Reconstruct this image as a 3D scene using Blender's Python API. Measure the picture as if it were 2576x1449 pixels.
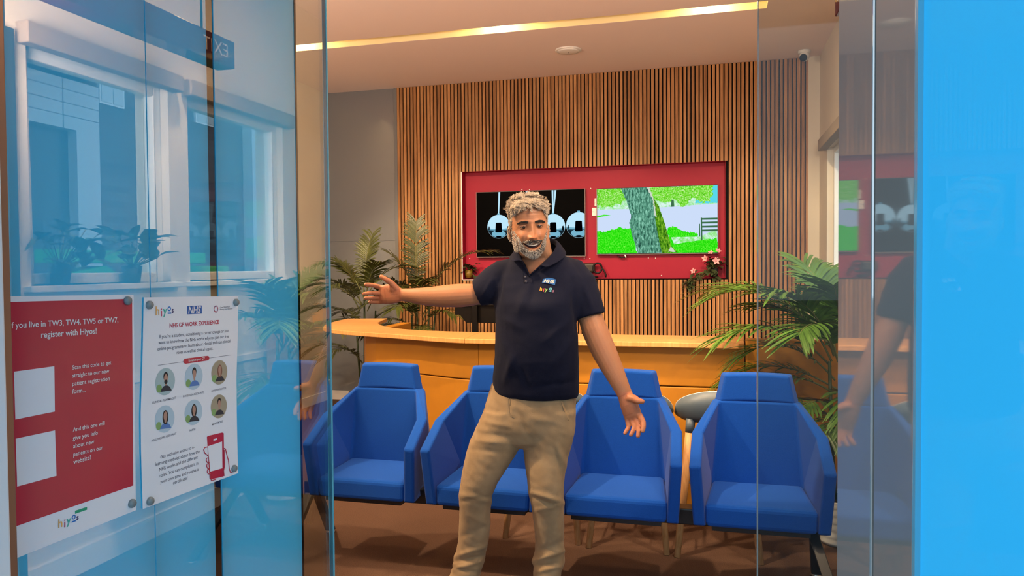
import bpy, bmesh, math, random
from mathutils import Vector, Matrix, noise
from mathutils.bvhtree import BVHTree
random.seed(7)
S = bpy.context.scene
for o in list(bpy.data.objects): bpy.data.objects.remove(o)
COL = S.collection
# ---------------------------------------------------------------- camera
IW, IH, FPX = 2576, 1449, 1895.5
EYE = Vector((0, 0, 1.45))
_y, _p, _r = (math.radians(a) for a in (-15.009, -1.549, -0.453))
FW = Vector((math.sin(_y)*math.cos(_p), math.cos(_y)*math.cos(_p), math.sin(_p)))
_rt = Vector((math.cos(_y), -math.sin(_y), 0)); _up = _rt.cross(FW)
RT = math.cos(_r)*_rt + math.sin(_r)*_up
UP = -math.sin(_r)*_rt + math.cos(_r)*_up
cd = bpy.data.cameras.new('camera'); cam = bpy.data.objects.new('camera', cd); COL.objects.link(cam)
cd.sensor_width = 36; cd.lens = FPX/IW*36; cd.clip_start = .02; cd.clip_end = 200
cam.matrix_world = Matrix(((RT.x, UP.x, -FW.x, EYE.x), (RT.y, UP.y, -FW.y, EYE.y), (RT.z, UP.z, -FW.z, EYE.z), (0, 0, 0, 1)))
S.camera = cam
# ---------------------------------------------------------------- world and exposure
S.view_settings.view_transform = 'Standard'; S.view_settings.look = 'None'
S.view_settings.gamma = 1; S.view_settings.use_curve_mapping = False
S.view_settings.exposure = 0.0
wd = bpy.data.worlds.new('world'); S.world = wd; wd.use_nodes = True
wn = wd.node_tree.nodes; wl = wd.node_tree.links
bg = wn['Background']; bg.inputs[0].default_value = (.66, .84, 1.0, 1); bg.inputs[1].default_value = 2.5
# ---------------------------------------------------------------- lights: three ceiling troughs of warm lamps
ZC = 3.39
WARM = (1.0, .70, .42)
TROUGHS = [(5.96, [(-3.51, 1.0), (-1.70, 1.0), (-.02, 1.0)], 7.0),
           (4.05, [(-3.2, 1.0), (-1.6, 1.0), (.3, 1.0)], 16.0),
           (2.30, [(-2.55, 1.3), (-1.15, 1.5), (.25, .5)], 22.0)]
for ty, xs, w in TROUGHS:
    for lx, k in xs:
        ld = bpy.data.lights.new('trough_light', 'POINT'); ld.energy = w*k; ld.color = WARM; ld.shadow_soft_size = .04
        lo = bpy.data.objects.new('trough_light', ld); COL.objects.link(lo); lo.location = (lx, ty, ZC+.055)
def area(name, loc, target, size, energy, color):
    ld = bpy.data.lights.new(name, 'AREA'); ld.energy = energy; ld.color = color; ld.shape = 'DISK'; ld.size = size
    lo = bpy.data.objects.new(name, ld); COL.objects.link(lo); lo.location = loc
    lo.rotation_euler = (Vector(target)-Vector(loc)).to_track_quat('-Z', 'Y').to_euler(); return lo
def spot(loc, target, energy, deg, blend=.6):
    ld = bpy.data.lights.new('unseen_spot', 'SPOT'); ld.energy = energy; ld.color = WARM; ld.spot_size = math.radians(deg); ld.spot_blend = blend; ld.shadow_soft_size = .05
    lo = bpy.data.objects.new('unseen_spot', ld); COL.objects.link(lo); lo.location = loc
    lo.rotation_euler = (Vector(target)-Vector(loc)).to_track_quat('-Z', 'Y').to_euler(); return lo
for lx, ly, tx, ty_, tz, e, dg_ in ((-2.7, 2.5, -.95, 3.0, 1.25, 520, 50), (-2.9, 3.2, -2.2, 4.7, .9, 300, 70), (-.9, 3.3, -.7, 4.5, .9, 300, 75), (.5, 2.1, .1, 3.4, .4, 120, 70), (-2.6, 5.0, -2.4, 7.5, .9, 280, 62), (-1.2, 5.0, -1.1, 7.5, .9, 280, 62), (.2, 5.0, .3, 7.5, .8, 260, 62), (.55, 3.4, .5, 4.5, .7, 200, 60), (-.5, 2.9, .6, 4.5, .85, 230, 34), (-3.4, 4.2, -3.1, 6.2, .9, 260, 66)):
    spot((lx, ly, ZC-.03), (tx, ty_, tz), e, dg_)  # unseen warm spots, several added to brighten the desk and orange screens
for lx, ly in ((-3.0, 2.0), (.55, 1.95)):   # warm unseen fill lights, added to brighten the ceiling
    area('ceiling_fill', (lx, ly, 2.35), (lx-.4*(lx > 0), ly+1.6, ZC), .5, 75, (1.0, .76, .60))
# ---------------------------------------------------------------- helpers
def ray(x, y): return FW + RT*((x-IW/2)/FPX) - UP*((y-IH/2)/FPX)
def at(x, y, Y):
    d = ray(x, y); return EYE + d*(Y/d.y)
def atz(x, y, Z):
    d = ray(x, y); return EYE + d*((Z-EYE.z)/d.z)
def atx(x, y, X):
    d = ray(x, y); return EYE + d*(X/d.x)
RH = Vector((math.cos(_y), -math.sin(_y), 0)); FH = Vector((math.sin(_y), math.cos(_y), 0)); ZU = Vector((0, 0, 1))
def srgb(r, g, b):
    f = lambda c: ((c/255+.055)/1.055)**2.4 if c > 10.3 else c/255/12.92
    return (f(r), f(g), f(b))
MATS = {}
def mat(name, col, rough=.5, metal=0, spec=.5, emit=None, strength=1, coat=0, noise_amt=0, noise_scale=20, stretch=(1, 1, 1), bump=0, bump_scale=80, col2=None, sheen=0, sss=0):
    m = bpy.data.materials.new(name); m.use_nodes = True; MATS[name] = m
    nt = m.node_tree; n = nt.nodes; l = nt.links; b = n['Principled BSDF']
    b.inputs['Base Color'].default_value = (*col, 1); b.inputs['Roughness'].default_value = rough
    b.inputs['Metallic'].default_value = metal; b.inputs['Specular IOR Level'].default_value = spec
    if coat: b.inputs['Coat Weight'].default_value = coat; b.inputs['Coat Roughness'].default_value = .03
    if sheen: b.inputs['Sheen Weight'].default_value = sheen; b.inputs['Sheen Roughness'].default_value = .5
    if sss: b.inputs['Subsurface Weight'].default_value = sss; b.inputs['Subsurface Radius'].default_value = (.012, .005, .003); b.inputs['Subsurface Scale'].default_value = .5
    if emit: b.inputs['Emission Color'].default_value = (*emit, 1); b.inputs['Emission Strength'].default_value = strength
    tc = None
    if noise_amt or bump or col2:
        tc = n.new('ShaderNodeTexCoord'); mp = n.new('ShaderNodeMapping'); mp.inputs['Scale'].default_value = stretch
        l.new(tc.outputs['Object'], mp.inputs['Vector'])
    if noise_amt or col2:
        t = n.new('ShaderNodeTexNoise'); t.inputs['Scale'].default_value = noise_scale; t.inputs['Detail'].default_value = 5
        l.new(mp.outputs[0], t.inputs['Vector'])
        mx = n.new('ShaderNodeMix'); mx.data_type = 'RGBA'
        mx.inputs[6].default_value = (*col, 1)
        mx.inputs[7].default_value = (*(col2 if col2 else tuple(c*(1-noise_amt) for c in col)), 1)
        rp = n.new('ShaderNodeMapRange'); rp.inputs[1].default_value = .35; rp.inputs[2].default_value = .65
        l.new(t.outputs[0], rp.inputs[0]); l.new(rp.outputs[0], mx.inputs[0]); l.new(mx.outputs[2], b.inputs['Base Color'])
    if bump:
        t2 = n.new('ShaderNodeTexNoise'); t2.inputs['Scale'].default_value = bump_scale; t2.inputs['Detail'].default_value = 4
        l.new(mp.outputs[0], t2.inputs['Vector'])
        bp = n.new('ShaderNodeBump'); bp.inputs['Strength'].default_value = bump; bp.inputs['Distance'].default_value = .01
        l.new(t2.outputs[0], bp.inputs['Height']); l.new(bp.outputs[0], b.inputs['Normal'])
    return m
def emis(name, col, strength=1.0):
    m = bpy.data.materials.new(name); m.use_nodes = True; n = m.node_tree.nodes; l = m.node_tree.links
    n.remove(n['Principled BSDF']); e = n.new('ShaderNodeEmission'); e.inputs[0].default_value = (*col, 1); e.inputs[1].default_value = strength
    l.new(e.outputs[0], n['Material Output'].inputs[0]); MATS[name] = m; return m
def glossmix(name, base, fac, gloss=(1, 1, 1), rough=0.0, trans=0.0, clear=False):
    """a surface under a polished clear layer: fac of the light is mirrored; clear lets the rest through"""
    m = bpy.data.materials.new(name); m.use_nodes = True; n = m.node_tree.nodes; l = m.node_tree.links
    n.remove(n['Principled BSDF'])
    g = n.new('ShaderNodeBsdfGlossy'); g.inputs['Color'].default_value = (*gloss, 1); g.inputs['Roughness'].default_value = rough
    if clear:
        d = n.new('ShaderNodeBsdfTransparent'); d.inputs[0].default_value = (*base, 1); src = d.outputs[0]
    else:
        d = n.new('ShaderNodeBsdfDiffuse'); d.inputs[0].default_value = (*base, 1); src = d.outputs[0]
        if trans:
            t = n.new('ShaderNodeBsdfTranslucent'); t.inputs[0].default_value = (*base, 1)
            mm = n.new('ShaderNodeMixShader'); mm.inputs[0].default_value = trans
            l.new(d.outputs[0], mm.inputs[1]); l.new(t.outputs[0], mm.inputs[2]); src = mm.outputs[0]
    mx = n.new('ShaderNodeMixShader'); mx.inputs[0].default_value = fac
    l.new(src, mx.inputs[1]); l.new(g.outputs[0], mx.inputs[2]); l.new(mx.outputs[0], n['Material Output'].inputs[0])
    MATS[name] = m; return m
class MB:
    def __init__(s): s.v = []; s.f = []; s.m = []; s.sm = []
    def add(s, vs, fs, m=0, sm=False):
        o = len(s.v); s.v += [Vector(v) for v in vs]
        for f in fs: s.f.append([i+o for i in f]); s.m.append(m); s.sm.append(sm)
        return s
    def box(s, x0, x1, y0, y1, z0, z1, m=0):
        vs = [(x, y, z) for z in (z0, z1) for y in (y0, y1) for x in (x0, x1)]
        return s.add(vs, [(0, 2, 3, 1), (4, 5, 7, 6), (0, 1, 5, 4), (2, 6, 7, 3), (0, 4, 6, 2), (1, 3, 7, 5)], m)
    def hexa(s, p, m=0):  # p: 4 bottom (ccw from above), 4 top
        return s.add(p, [(3, 2, 1, 0), (4, 5, 6, 7), (0, 1, 5, 4), (1, 2, 6, 5), (2, 3, 7, 6), (3, 0, 4, 7)], m)
    def poly(s, pts, m=0): return s.add(pts, [tuple(range(len(pts)))], m)
    def prism(s, pts, z0, z1, m=0, ms=None):
        n = len(pts); vs = [(p[0], p[1], z0) for p in pts]+[(p[0], p[1], z1) for p in pts]
        s.add(vs, [tuple(range(n-1, -1, -1)), tuple(range(n, 2*n))], m)
        return s.add(vs, [(i, (i+1) % n, n+(i+1) % n, n+i) for i in range(n)], m if ms is None else ms)
    def loft(s, rings, m=0, caps=True, sm=True, closed=True):
        k = len(rings[0]); vs = [p for r in rings for p in r]; fs = []
        for i in range(len(rings)-1):
            for j in range(k if closed else k-1):
                fs.append((i*k+j, i*k+(j+1) % k, (i+1)*k+(j+1) % k, (i+1)*k+j))
        s.add(vs, fs, m, sm)
        if caps and closed:
            s.add(rings[0], [tuple(range(k-1, -1, -1))], m, sm); s.add(rings[-1], [tuple(range(k))], m, sm)
        return s
    def tube(s, path, rad, n=8, m=0, ends=True):
        path = [Vector(p) for p in path]; rs = rad if isinstance(rad, (list, tuple)) else [rad]*len(path)
        t0 = (path[1]-path[0]).normalized(); a = t0.orthogonal().normalized(); rings = []
        for i, p in enumerate(path):
            t = (path[min(i+1, len(path)-1)]-path[max(i-1, 0)]).normalized()
            a = (a-t*a.dot(t)); a = a.normalized() if a.length > 1e-6 else t.orthogonal().normalized(); b = t.cross(a)
            rings.append([p+(a*math.cos(2*math.pi*j/n)+b*math.sin(2*math.pi*j/n))*rs[i] for j in range(n)])
        return s.loft(rings, m, ends)
    def lathe(s, c, prof, n=32, m=0, axis=None):
        c = Vector(c); rings = [[c+Vector((r*math.cos(2*math.pi*j/n), r*math.sin(2*math.pi*j/n), z)) for j in range(n)] for r, z in prof]
        return s.loft(rings, m)
    def sphere(s, c, r, m=0, nu=20, nv=12):
        c = Vector(c); r = Vector(r) if not isinstance(r, (int, float)) else Vector((r, r, r)); rings = []
        for i in range(nv+1):
            a = math.pi*(.002+.996*i/nv)-math.pi/2
            rings.append([c+Vector((r.x*math.cos(a)*math.cos(2*math.pi*j/nu), r.y*math.cos(a)*math.sin(2*math.pi*j/nu), r.z*math.sin(a))) for j in range(nu)])
        return s.loft(rings, m)
    def text(s, body, size, o, r, u, m=0, align='LEFT', bold=0, shear=0, sx=1.0, lift=0, spacing=1.0):
        c = bpy.data.curves.new('t', 'FONT'); c.body = body; c.size = size; c.align_x = align; c.offset = bold; c.shear = shear; c.space_line = spacing; c.resolution_u = 3
        ob = bpy.data.objects.new('t', c); COL.objects.link(ob)
        dg = bpy.context.evaluated_depsgraph_get(); me = bpy.data.meshes.new_from_object(ob.evaluated_get(dg))
        o = Vector(o); r = Vector(r).normalized(); u = Vector(u).normalized(); nn = r.cross(u)
        s.add([o+r*v.co.x*sx+u*v.co.y+nn*lift for v in me.vertices], [tuple(p.vertices) for p in me.polygons], m)
        bpy.data.objects.remove(ob); bpy.data.curves.remove(c); bpy.data.meshes.remove(me); return s
    def mesh(s, name, off=Vector((0, 0, 0))):
        me = bpy.data.meshes.new(name); me.from_pydata([tuple(v-off) for v in s.v], [], s.f)
        me.polygons.foreach_set('material_index', s.m); me.polygons.foreach_set('use_smooth', s.sm); me.update(); return me
    def build(s, name, mats, parent=None, bevel=0, solid=0, subsurf=0, flipfix=True, seg=2, **tags):
        root = parent
        while root and root.parent: root = root.parent
        me = s.mesh(name, root.location if root else Vector((0, 0, 0)))
        if flipfix:
            bm = bmesh.new(); bm.from_mesh(me); bmesh.ops.remove_doubles(bm, verts=bm.verts, dist=1e-6); bmesh.ops.recalc_face_normals(bm, faces=bm.faces); bm.to_mesh(me); bm.free()
        for m in (mats if isinstance(mats, (list, tuple)) else [mats]): me.materials.append(m)
        return link(name, me, parent, bevel, solid, subsurf, seg, **tags)
def link(name, me, parent=None, bevel=0, solid=0, subsurf=0, seg=2, **tags):
    ob = bpy.data.objects.new(name, me); COL.objects.link(ob)
    if parent: ob.parent = parent
    if solid:
        md = ob.modifiers.new('solid', 'SOLIDIFY'); md.thickness = abs(solid); md.offset = 1 if solid > 0 else -1; md.use_even_offset = True
    if bevel:
        md = ob.modifiers.new('bevel', 'BEVEL'); md.width = bevel; md.segments = seg; md.limit_method = 'ANGLE'; md.angle_limit = math.radians(28); md.harden_normals = False
    if subsurf:
        md = ob.modifiers.new('sub', 'SUBSURF'); md.levels = subsurf; md.render_levels = subsurf
    for k, v in tags.items(): ob[k] = v
    return ob
def thing(name, label, cat, loc, group=None):
    o = bpy.data.objects.new(name, None); COL.objects.link(o); o.location = loc; o.empty_display_size = .1
    o['label'] = label; o['category'] = cat
    if group: o['group'] = group
    return o
def tag(o, label, cat, group=None):
    o['label'] = label; o['category'] = cat
    if group: o['group'] = group
    return o
def dup(root, loc, label, group=None):
    r = root.copy(); COL.objects.link(r); r.location = loc; r['label'] = label
    if group: r['group'] = group
    for ch in list(root.children):
        c = ch.copy(); COL.objects.link(c); c.parent = r
        for g in list(ch.children):
            d = g.copy(); COL.objects.link(d); d.parent = c
    return r
ST = dict(kind='structure')
# ---------------------------------------------------------------- materials of the setting
def wood(name, c1, c2, c3, pitch=None, x0=0, rough=.5):
    m = bpy.data.materials.new(name); m.use_nodes = True; nt = m.node_tree; n = nt.nodes; l = nt.links; b = n['Principled BSDF']
    b.inputs['Roughness'].default_value = rough; b.inputs['Specular IOR Level'].default_value = .3
    tc = n.new('ShaderNodeTexCoord'); sep = n.new('ShaderNodeSeparateXYZ'); l.new(tc.outputs['Object'], sep.inputs[0])
    mp = n.new('ShaderNodeMapping'); mp.inputs['Scale'].default_value = (60, 60, 2.2); l.new(tc.outputs['Object'], mp.inputs[0])
    vec = mp.outputs[0]; rnd = None
    if pitch:
        a = n.new('ShaderNodeMath'); a.operation = 'SUBTRACT'; l.new(sep.outputs[0], a.inputs[0]); a.inputs[1].default_value = x0
        d = n.new('ShaderNodeMath'); d.operation = 'DIVIDE'; l.new(a.outputs[0], d.inputs[0]); d.inputs[1].default_value = pitch
        f = n.new('ShaderNodeMath'); f.operation = 'FLOOR'; l.new(d.outputs[0], f.inputs[0])
        w = n.new('ShaderNodeTexWhiteNoise'); w.noise_dimensions = '1D'; l.new(f.outputs[0], w.inputs['W']); rnd = w.outputs[0]
        cmb = n.new('ShaderNodeVectorMath'); cmb.operation = 'ADD'; sc = n.new('ShaderNodeVectorMath'); sc.operation = 'SCALE'; sc.inputs['Scale'].default_value = 30
        l.new(w.outputs['Color'], sc.inputs[0]); l.new(vec, cmb.inputs[0]); l.new(sc.outputs[0], cmb.inputs[1]); vec = cmb.outputs[0]
    t = n.new('ShaderNodeTexNoise'); t.inputs['Scale'].default_value = 1.0; t.inputs['Detail'].default_value = 6; t.inputs['Distortion'].default_value = .8; l.new(vec, t.inputs['Vector'])
    cr = n.new('ShaderNodeValToRGB'); e = cr.color_ramp.elements; e[0].position = .3; e[0].color = (*c1, 1); e[1].position = .7; e[1].color = (*c3, 1)
    k = cr.color_ramp.elements.new(.5); k.color = (*c2, 1); l.new(t.outputs[0], cr.inputs[0])
    out = cr.outputs[0]
    if rnd is not None:
        mr = n.new('ShaderNodeMapRange'); mr.inputs[3].default_value = .72; mr.inputs[4].default_value = 1.15; l.new(rnd, mr.inputs[0])
        mx = n.new('ShaderNodeVectorMath'); mx.operation = 'SCALE'; l.new(out, mx.inputs[0]); l.new(mr.outputs[0], mx.inputs['Scale']); out = mx.outputs[0]
    l.new(out, b.inputs['Base Color']); MATS[name] = m; return m
M_ceil = mat('ceiling_paint', (.86, .74, .71), .8, spec=.2)
M_cream = mat('cream_paint', (.72, .66, .56), .75, spec=.2, noise_amt=.06, noise_scale=3)
M_trough = mat('trough_paint', (.86, .74, .42), .5)
M_white = mat('white_paint', (.8, .8, .78), .45)
M_carpet = mat('brown_carpet', (.145, .084, .058), .95, spec=.1, col2=(.085, .05, .036), noise_scale=260, bump=.6, bump_scale=300)
M_slat = wood('oak_slat', (.26, .112, .036), (.41, .195, .07), (.52, .285, .118), pitch=.0385, x0=-3.288)
M_black = mat('black_felt', (.006, .006, .007), .9, spec=.1)
M_red = mat('red_paint', (.30, .004, .028), .55, spec=.3)
M_greywall = glossmix('grey_back_painted_glass', (.15, .175, .20), .16, rough=.02)
M_glass = glossmix('window_glass', (.93, .97, .97), .10, clear=True)
M_clear = glossmix('door_glass', (.82, .85, .84), .012, clear=True)
M_sideglass = glossmix('side_glass', (.86, .9, .88), .20, clear=True)
M_edge = mat('glass_edge', (.10, .38, .50), .15, spec=.8)
M_upvc = mat('white_frame', (.78, .80, .80), .35)
M_blueglass = glossmix('blue_back_painted_glass', (.155, .66, .86), .26, trans=.6)
M_bluepanel = glossmix('blue_panel', (.045, .56, 1.0), .02, trans=0)
M_gasket = glossmix('black_gasket', (.006, .005, .005), .22)
M_steel = glossmix('brushed_steel', (.22, .225, .215), .30, gloss=(.92, .95, .95), rough=.03)
M_bronze = mat('bronze_trim', (.38, .2, .12), .3, metal=.6)
M_dark = mat('dark_metal', (.008, .008, .009), .4, spec=.22)
M_pave = mat('paving', (.22, .23, .24), .9, noise_amt=.25, noise_scale=6)
XL, XR, YB, YF = -4.15, .95, 7.55, 1.85
# floor and ceiling
MB().box(XL-.1, XR+.1, YF-.05, YB+.3, -.1, 0).build('floor', M_carpet, **ST)
c = MB(); tw = .085; ys = sorted([t[0] for t in TROUGHS]); x0t, x1t = -4.0, .387; cur = YF-.05
for y in ys:
    c.box(XL-.1, XR+.1, cur, y-tw, ZC, ZC+.12); c.box(XL-.1, x0t, y-tw, y+tw, ZC, ZC+.12); c.box(x1t, XR+.1, y-tw, y+tw, ZC, ZC+.12); cur = y+tw
c.box(XL-.1, XR+.1, cur, YB+.3, ZC, ZC+.12)
for y in ys:
    c.box(x0t, x1t, y-tw, y+tw, ZC+.115, ZC+.16, 1); c.box(x0t, x1t, y-tw-.004, y-tw+.002, ZC+.001, ZC+.118, 1); c.box(x0t, x1t, y+tw-.002, y+tw+.004, ZC+.001, ZC+.118, 1)
    c.box(x1t-.002, x1t+.004, y-tw, y+tw, ZC+.001, ZC+.118, 1)
c.build('ceiling', [M_ceil, M_trough], flipfix=False, **ST)
# back wall: black felt with oak slats, red recess, cream return and grey glass bay
rx0, rx1, rz0, rz1 = -2.558, .107, 1.333, 2.459; RD = .10
wb = bpy.data.objects.new('wall_back', None); COL.objects.link(wb); wb['kind'] = 'structure'
b = MB(); yb = YB+.018
b.box(-3.288, rx0, yb, yb+.2, 0, ZC); b.box(rx1, .85, yb, yb+.2, 0, ZC); b.box(rx0, rx1, yb, yb+.2, 0, rz0); b.box(rx0, rx1, yb, yb+.2, rz1, ZC)
b.build('felt_backing', M_black, wb)
b = MB(); P = .0385; n = int((.85+3.288)/P)
for i in range(n+1):
    a = -3.288+i*P; e = min(a+.0262, .85)
    def slat(z0, z1): b.box(a, e, YB, YB+.0185, z0, z1)
    if e < rx0 or a > rx1: slat(0, ZC-.002)
    else: slat(0, rz0-.012); slat(rz1+.002, ZC-.002)
b.build('slat_panel', M_slat, wb, label='oak slats over black felt')
b = MB(); b.box(rx0, rx1, YB+RD, YB+RD+.05, rz0-.01, rz1+.01, 0)
b.box(rx0-.001, rx0+.001, YB-.002, YB+RD, rz0, rz1, 0); b.box(rx1-.001, rx1+.001, YB+.002, YB+RD, rz0, rz1, 0); b.box(rx0, rx1, YB+.002, YB+RD, rz1-.001, rz1+.001, 0); b.box(rx0, rx1, YB-.002, YB+RD, rz0-.002, rz0, 0)
b.box(rx0-.012, rx0-.001, YB-.008, YB+.02, rz0-.012, rz1, 1); b.box(rx0-.012, rx1-1.6, YB-.008, YB+.02, rz0-.013, rz0-.002, 1)
for px, py in ((1181.5, 650), (1313, 477), (1332, 477), (1486, 474), (1469.7, 649.5), (1484, 650.5), (1631, 649), (1649, 649.5), (1801, 648.5), (1806, 648.5), (1664, 693)):
    p = at(px, py, YB+RD-.001); b.sphere(p, (.006, .003, .006), 1, 8, 6)
b.build('recess', [M_red, M_white], wb, label='red painted recess')
b = MB(); b.box(.85, XR+.1, YB, YB+.2, 0, ZC); b.build('return_strip', M_cream, wb)
b = MB(); b.box(XL-.1, -3.325, YB+.02, YB+.2, 0, 1.7515); b.box(XL-.1, -3.325, YB+.02, YB+.2, 1.7545, ZC); b.box(XL-.1, -3.29, YB+.024, YB+.2, 0, ZC, 1); b.box(-3.327, -3.29, YB-.0, YB+.03, 0, ZC, 1)
b.build('grey_bay', [M_greywall, mat('grey_trim', (.16, .17, .18), .4)], wb)
MB().box(XL-.1, XL, YF, YB+.1, 0, ZC).build('wall_left', M_cream, **ST)
MB().box(XL, XL+.015, YF, YB, 0, .1).box(XL, -3.3, YB+.005, YB+.02, 0, .1).build('baseboard_left', M_white, **ST)
# right wall with three windows
wins = [(2.70, 3.60), (3.76, 4.76), (5.72, 7.06)]; wz0, wz1 = 1.385, 2.47
w = MB(); cur = YF
for a, e in wins:
    w.box(XR, XR+.22, cur, a, 0, ZC); w.box(XR, XR+.22, a, e, 0, wz0); w.box(XR, XR+.22, a, e, wz1, ZC); cur = e
w.box(XR, XR+.22, cur, YB+.1, 0, ZC)
w.build('wall_right', M_cream, **ST)
MB().box(XR-.012, XR, YF+.1, YB, .86, .90).box(XR-.018, XR, YF+.1, YB, 0, .12).build('baseboard_right', M_white, **ST)
MB().box(XR-.03, XR, 1.93, 2.62, 0, 2.5).build('added_dark_panel', mat('dark_panel_paint', (.03, .035, .04), .5), bevel=.004, **ST)  # added dark slab, keeps this stretch of wall dark in the glass reflection
M_blind = mat('blind_fabric', (.30, .235, .175), .8)
for i, (a, e) in enumerate(wins):
    r = bpy.data.objects.new('window_%d' % (i+1), None); COL.objects.link(r); r['kind'] = 'structure'; r.location = (XR, (a+e)/2, wz0)
    f = MB(); t = .055
    f.box(XR+.05, XR+.12, a, a+t, wz0, wz1); f.box(XR+.05, XR+.12, e-t, e, wz0, wz1); f.box(XR+.05, XR+.12, a+t, e-t, wz0, wz0+t); f.box(XR+.05, XR+.12, a+t, e-t, wz1-t, wz1)
    g = MB(); 
    if i == 2:
        f.box(XR+.05, XR+.12, (a+e)/2-.03, (a+e)/2+.03, wz0+t, wz1-t)
    f.build('window_frame', M_upvc, r, bevel=.006)
    g.box(XR+.08, XR+.088, a+t-.01, e-t+.01, wz0+t-.01, wz1-t+.01); g.build('pane', M_glass, r)
    s = MB(); s.box(XR-.05, XR+.06, a-.04, e+.04, wz0-.03, wz0); s.build('window_sill', M_upvc, r, bevel=.005)
    k = MB(); k.box(XR-.07, XR, a-.05, e+.05, wz1-.02, wz1+.075); k.build('blind_box', M_blind, r, bevel=.006)
# front wall either side of the doorway, lintel above
f = MB(); f.box(XL-.1, -1.22, YF-.1, YF, 0, ZC); f.build('wall_front', M_cream, **ST)
MB().box(-1.22, XR+.22, YF-.1, YF, 2.62, ZC).build('trim_1', M_cream, **ST)
# left entrance wall: blue back-painted glass in two panels with a black gasket between
lx = -1.0
g = MB(); g.box(lx-.02, lx, .85, 1.163, .0, 2.75); g.box(lx-.02, lx, 1.1655, 1.336, 0, 2.75); g.box(lx-.02, lx, 1.361, 1.672, 0, 2.75)
g.build('wall_left_entrance', M_blueglass, flipfix=False, **ST)
MB().box(lx-.022, lx-.002, 1.336, 1.361, 0, 2.75).box(lx-.022, lx-.004, 1.163, 1.1655, 0, 2.75).box(lx-.022, lx+.001, 1.672, 1.68, 0, 2.75).build('trim_2', M_gasket, **ST)
g = MB(); g.box(lx-.012, lx-.002, 1.683, 1.835, 0, 2.75); g.build('window_4', M_sideglass, flipfix=False, **ST)
MB().box(lx-.013, lx-.001, 1.835, 1.8415, 0, 2.75).build('trim_3', M_edge, **ST)
MB().box(lx-.06, lx+.035, .79, .840, 0, 2.75).build('trim_4', M_white, bevel=.004, **ST)
MB().box(lx-.06, lx+.028, .841, .856, 0, 2.75).build('trim_5', M_bronze, bevel=.002, **ST)
# right door pane inside the doorway
x0 = at(1907, 700, YF).x
MB().box(x0, XR-.01, YF-.012, YF-.002, 0, 2.62).build('door_1', M_clear, flipfix=False, **ST)
MB().box(x0-.003, x0, YF-.013, YF-.001, 0, 2.62).build('trim_6', mat('pane_edge', (.16, .17, .16), .15, spec=.8), **ST)
# right post: two steel strips with a black gap, then the blue panel towards the street
RXP = .075
def ypx(px): return atx(px, 700, RXP).y
ya, yb_, yc, yd, ye = ypx(2108), ypx(2192), ypx(2200), ypx(2299), ypx(2303)
MB().box(RXP, RXP+.05, yb_, ya, 0, 2.75).build('trim_7', M_steel, bevel=.001, **ST)
MB().box(RXP, RXP+.05, yd, yc, 0, 2.75).build('trim_8', M_steel, bevel=.001, **ST)
MB().box(RXP+.004, RXP+.05, yc, yb_, 0, 2.75).build('trim_9', M_black, **ST)
MB().box(RXP+.002, RXP+.05, -1.3, yd, 0, 2.75).build('wall_right_entrance', M_bluepanel, **ST)
MB().box(RXP, RXP+.002, ye-.0015, yd, 0, 2.75).build('trim_10', M_edge, **ST)
# unseen canopy, added to shade the upper blue panels, and paving outside
MB().box(-2.7, 3, -.7, YF-.1, 2.75, 2.95).build('trim_11', mat('shade_canopy_paint', (.35, .37, .38), .8), **ST)
MB().box(-30, 40, -30, YF-.06, -.12, -.02).box(XR+.24, 40, YF-.06, 60, -.12, -.02).build('trim_12', M_pave, **ST)
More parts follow.
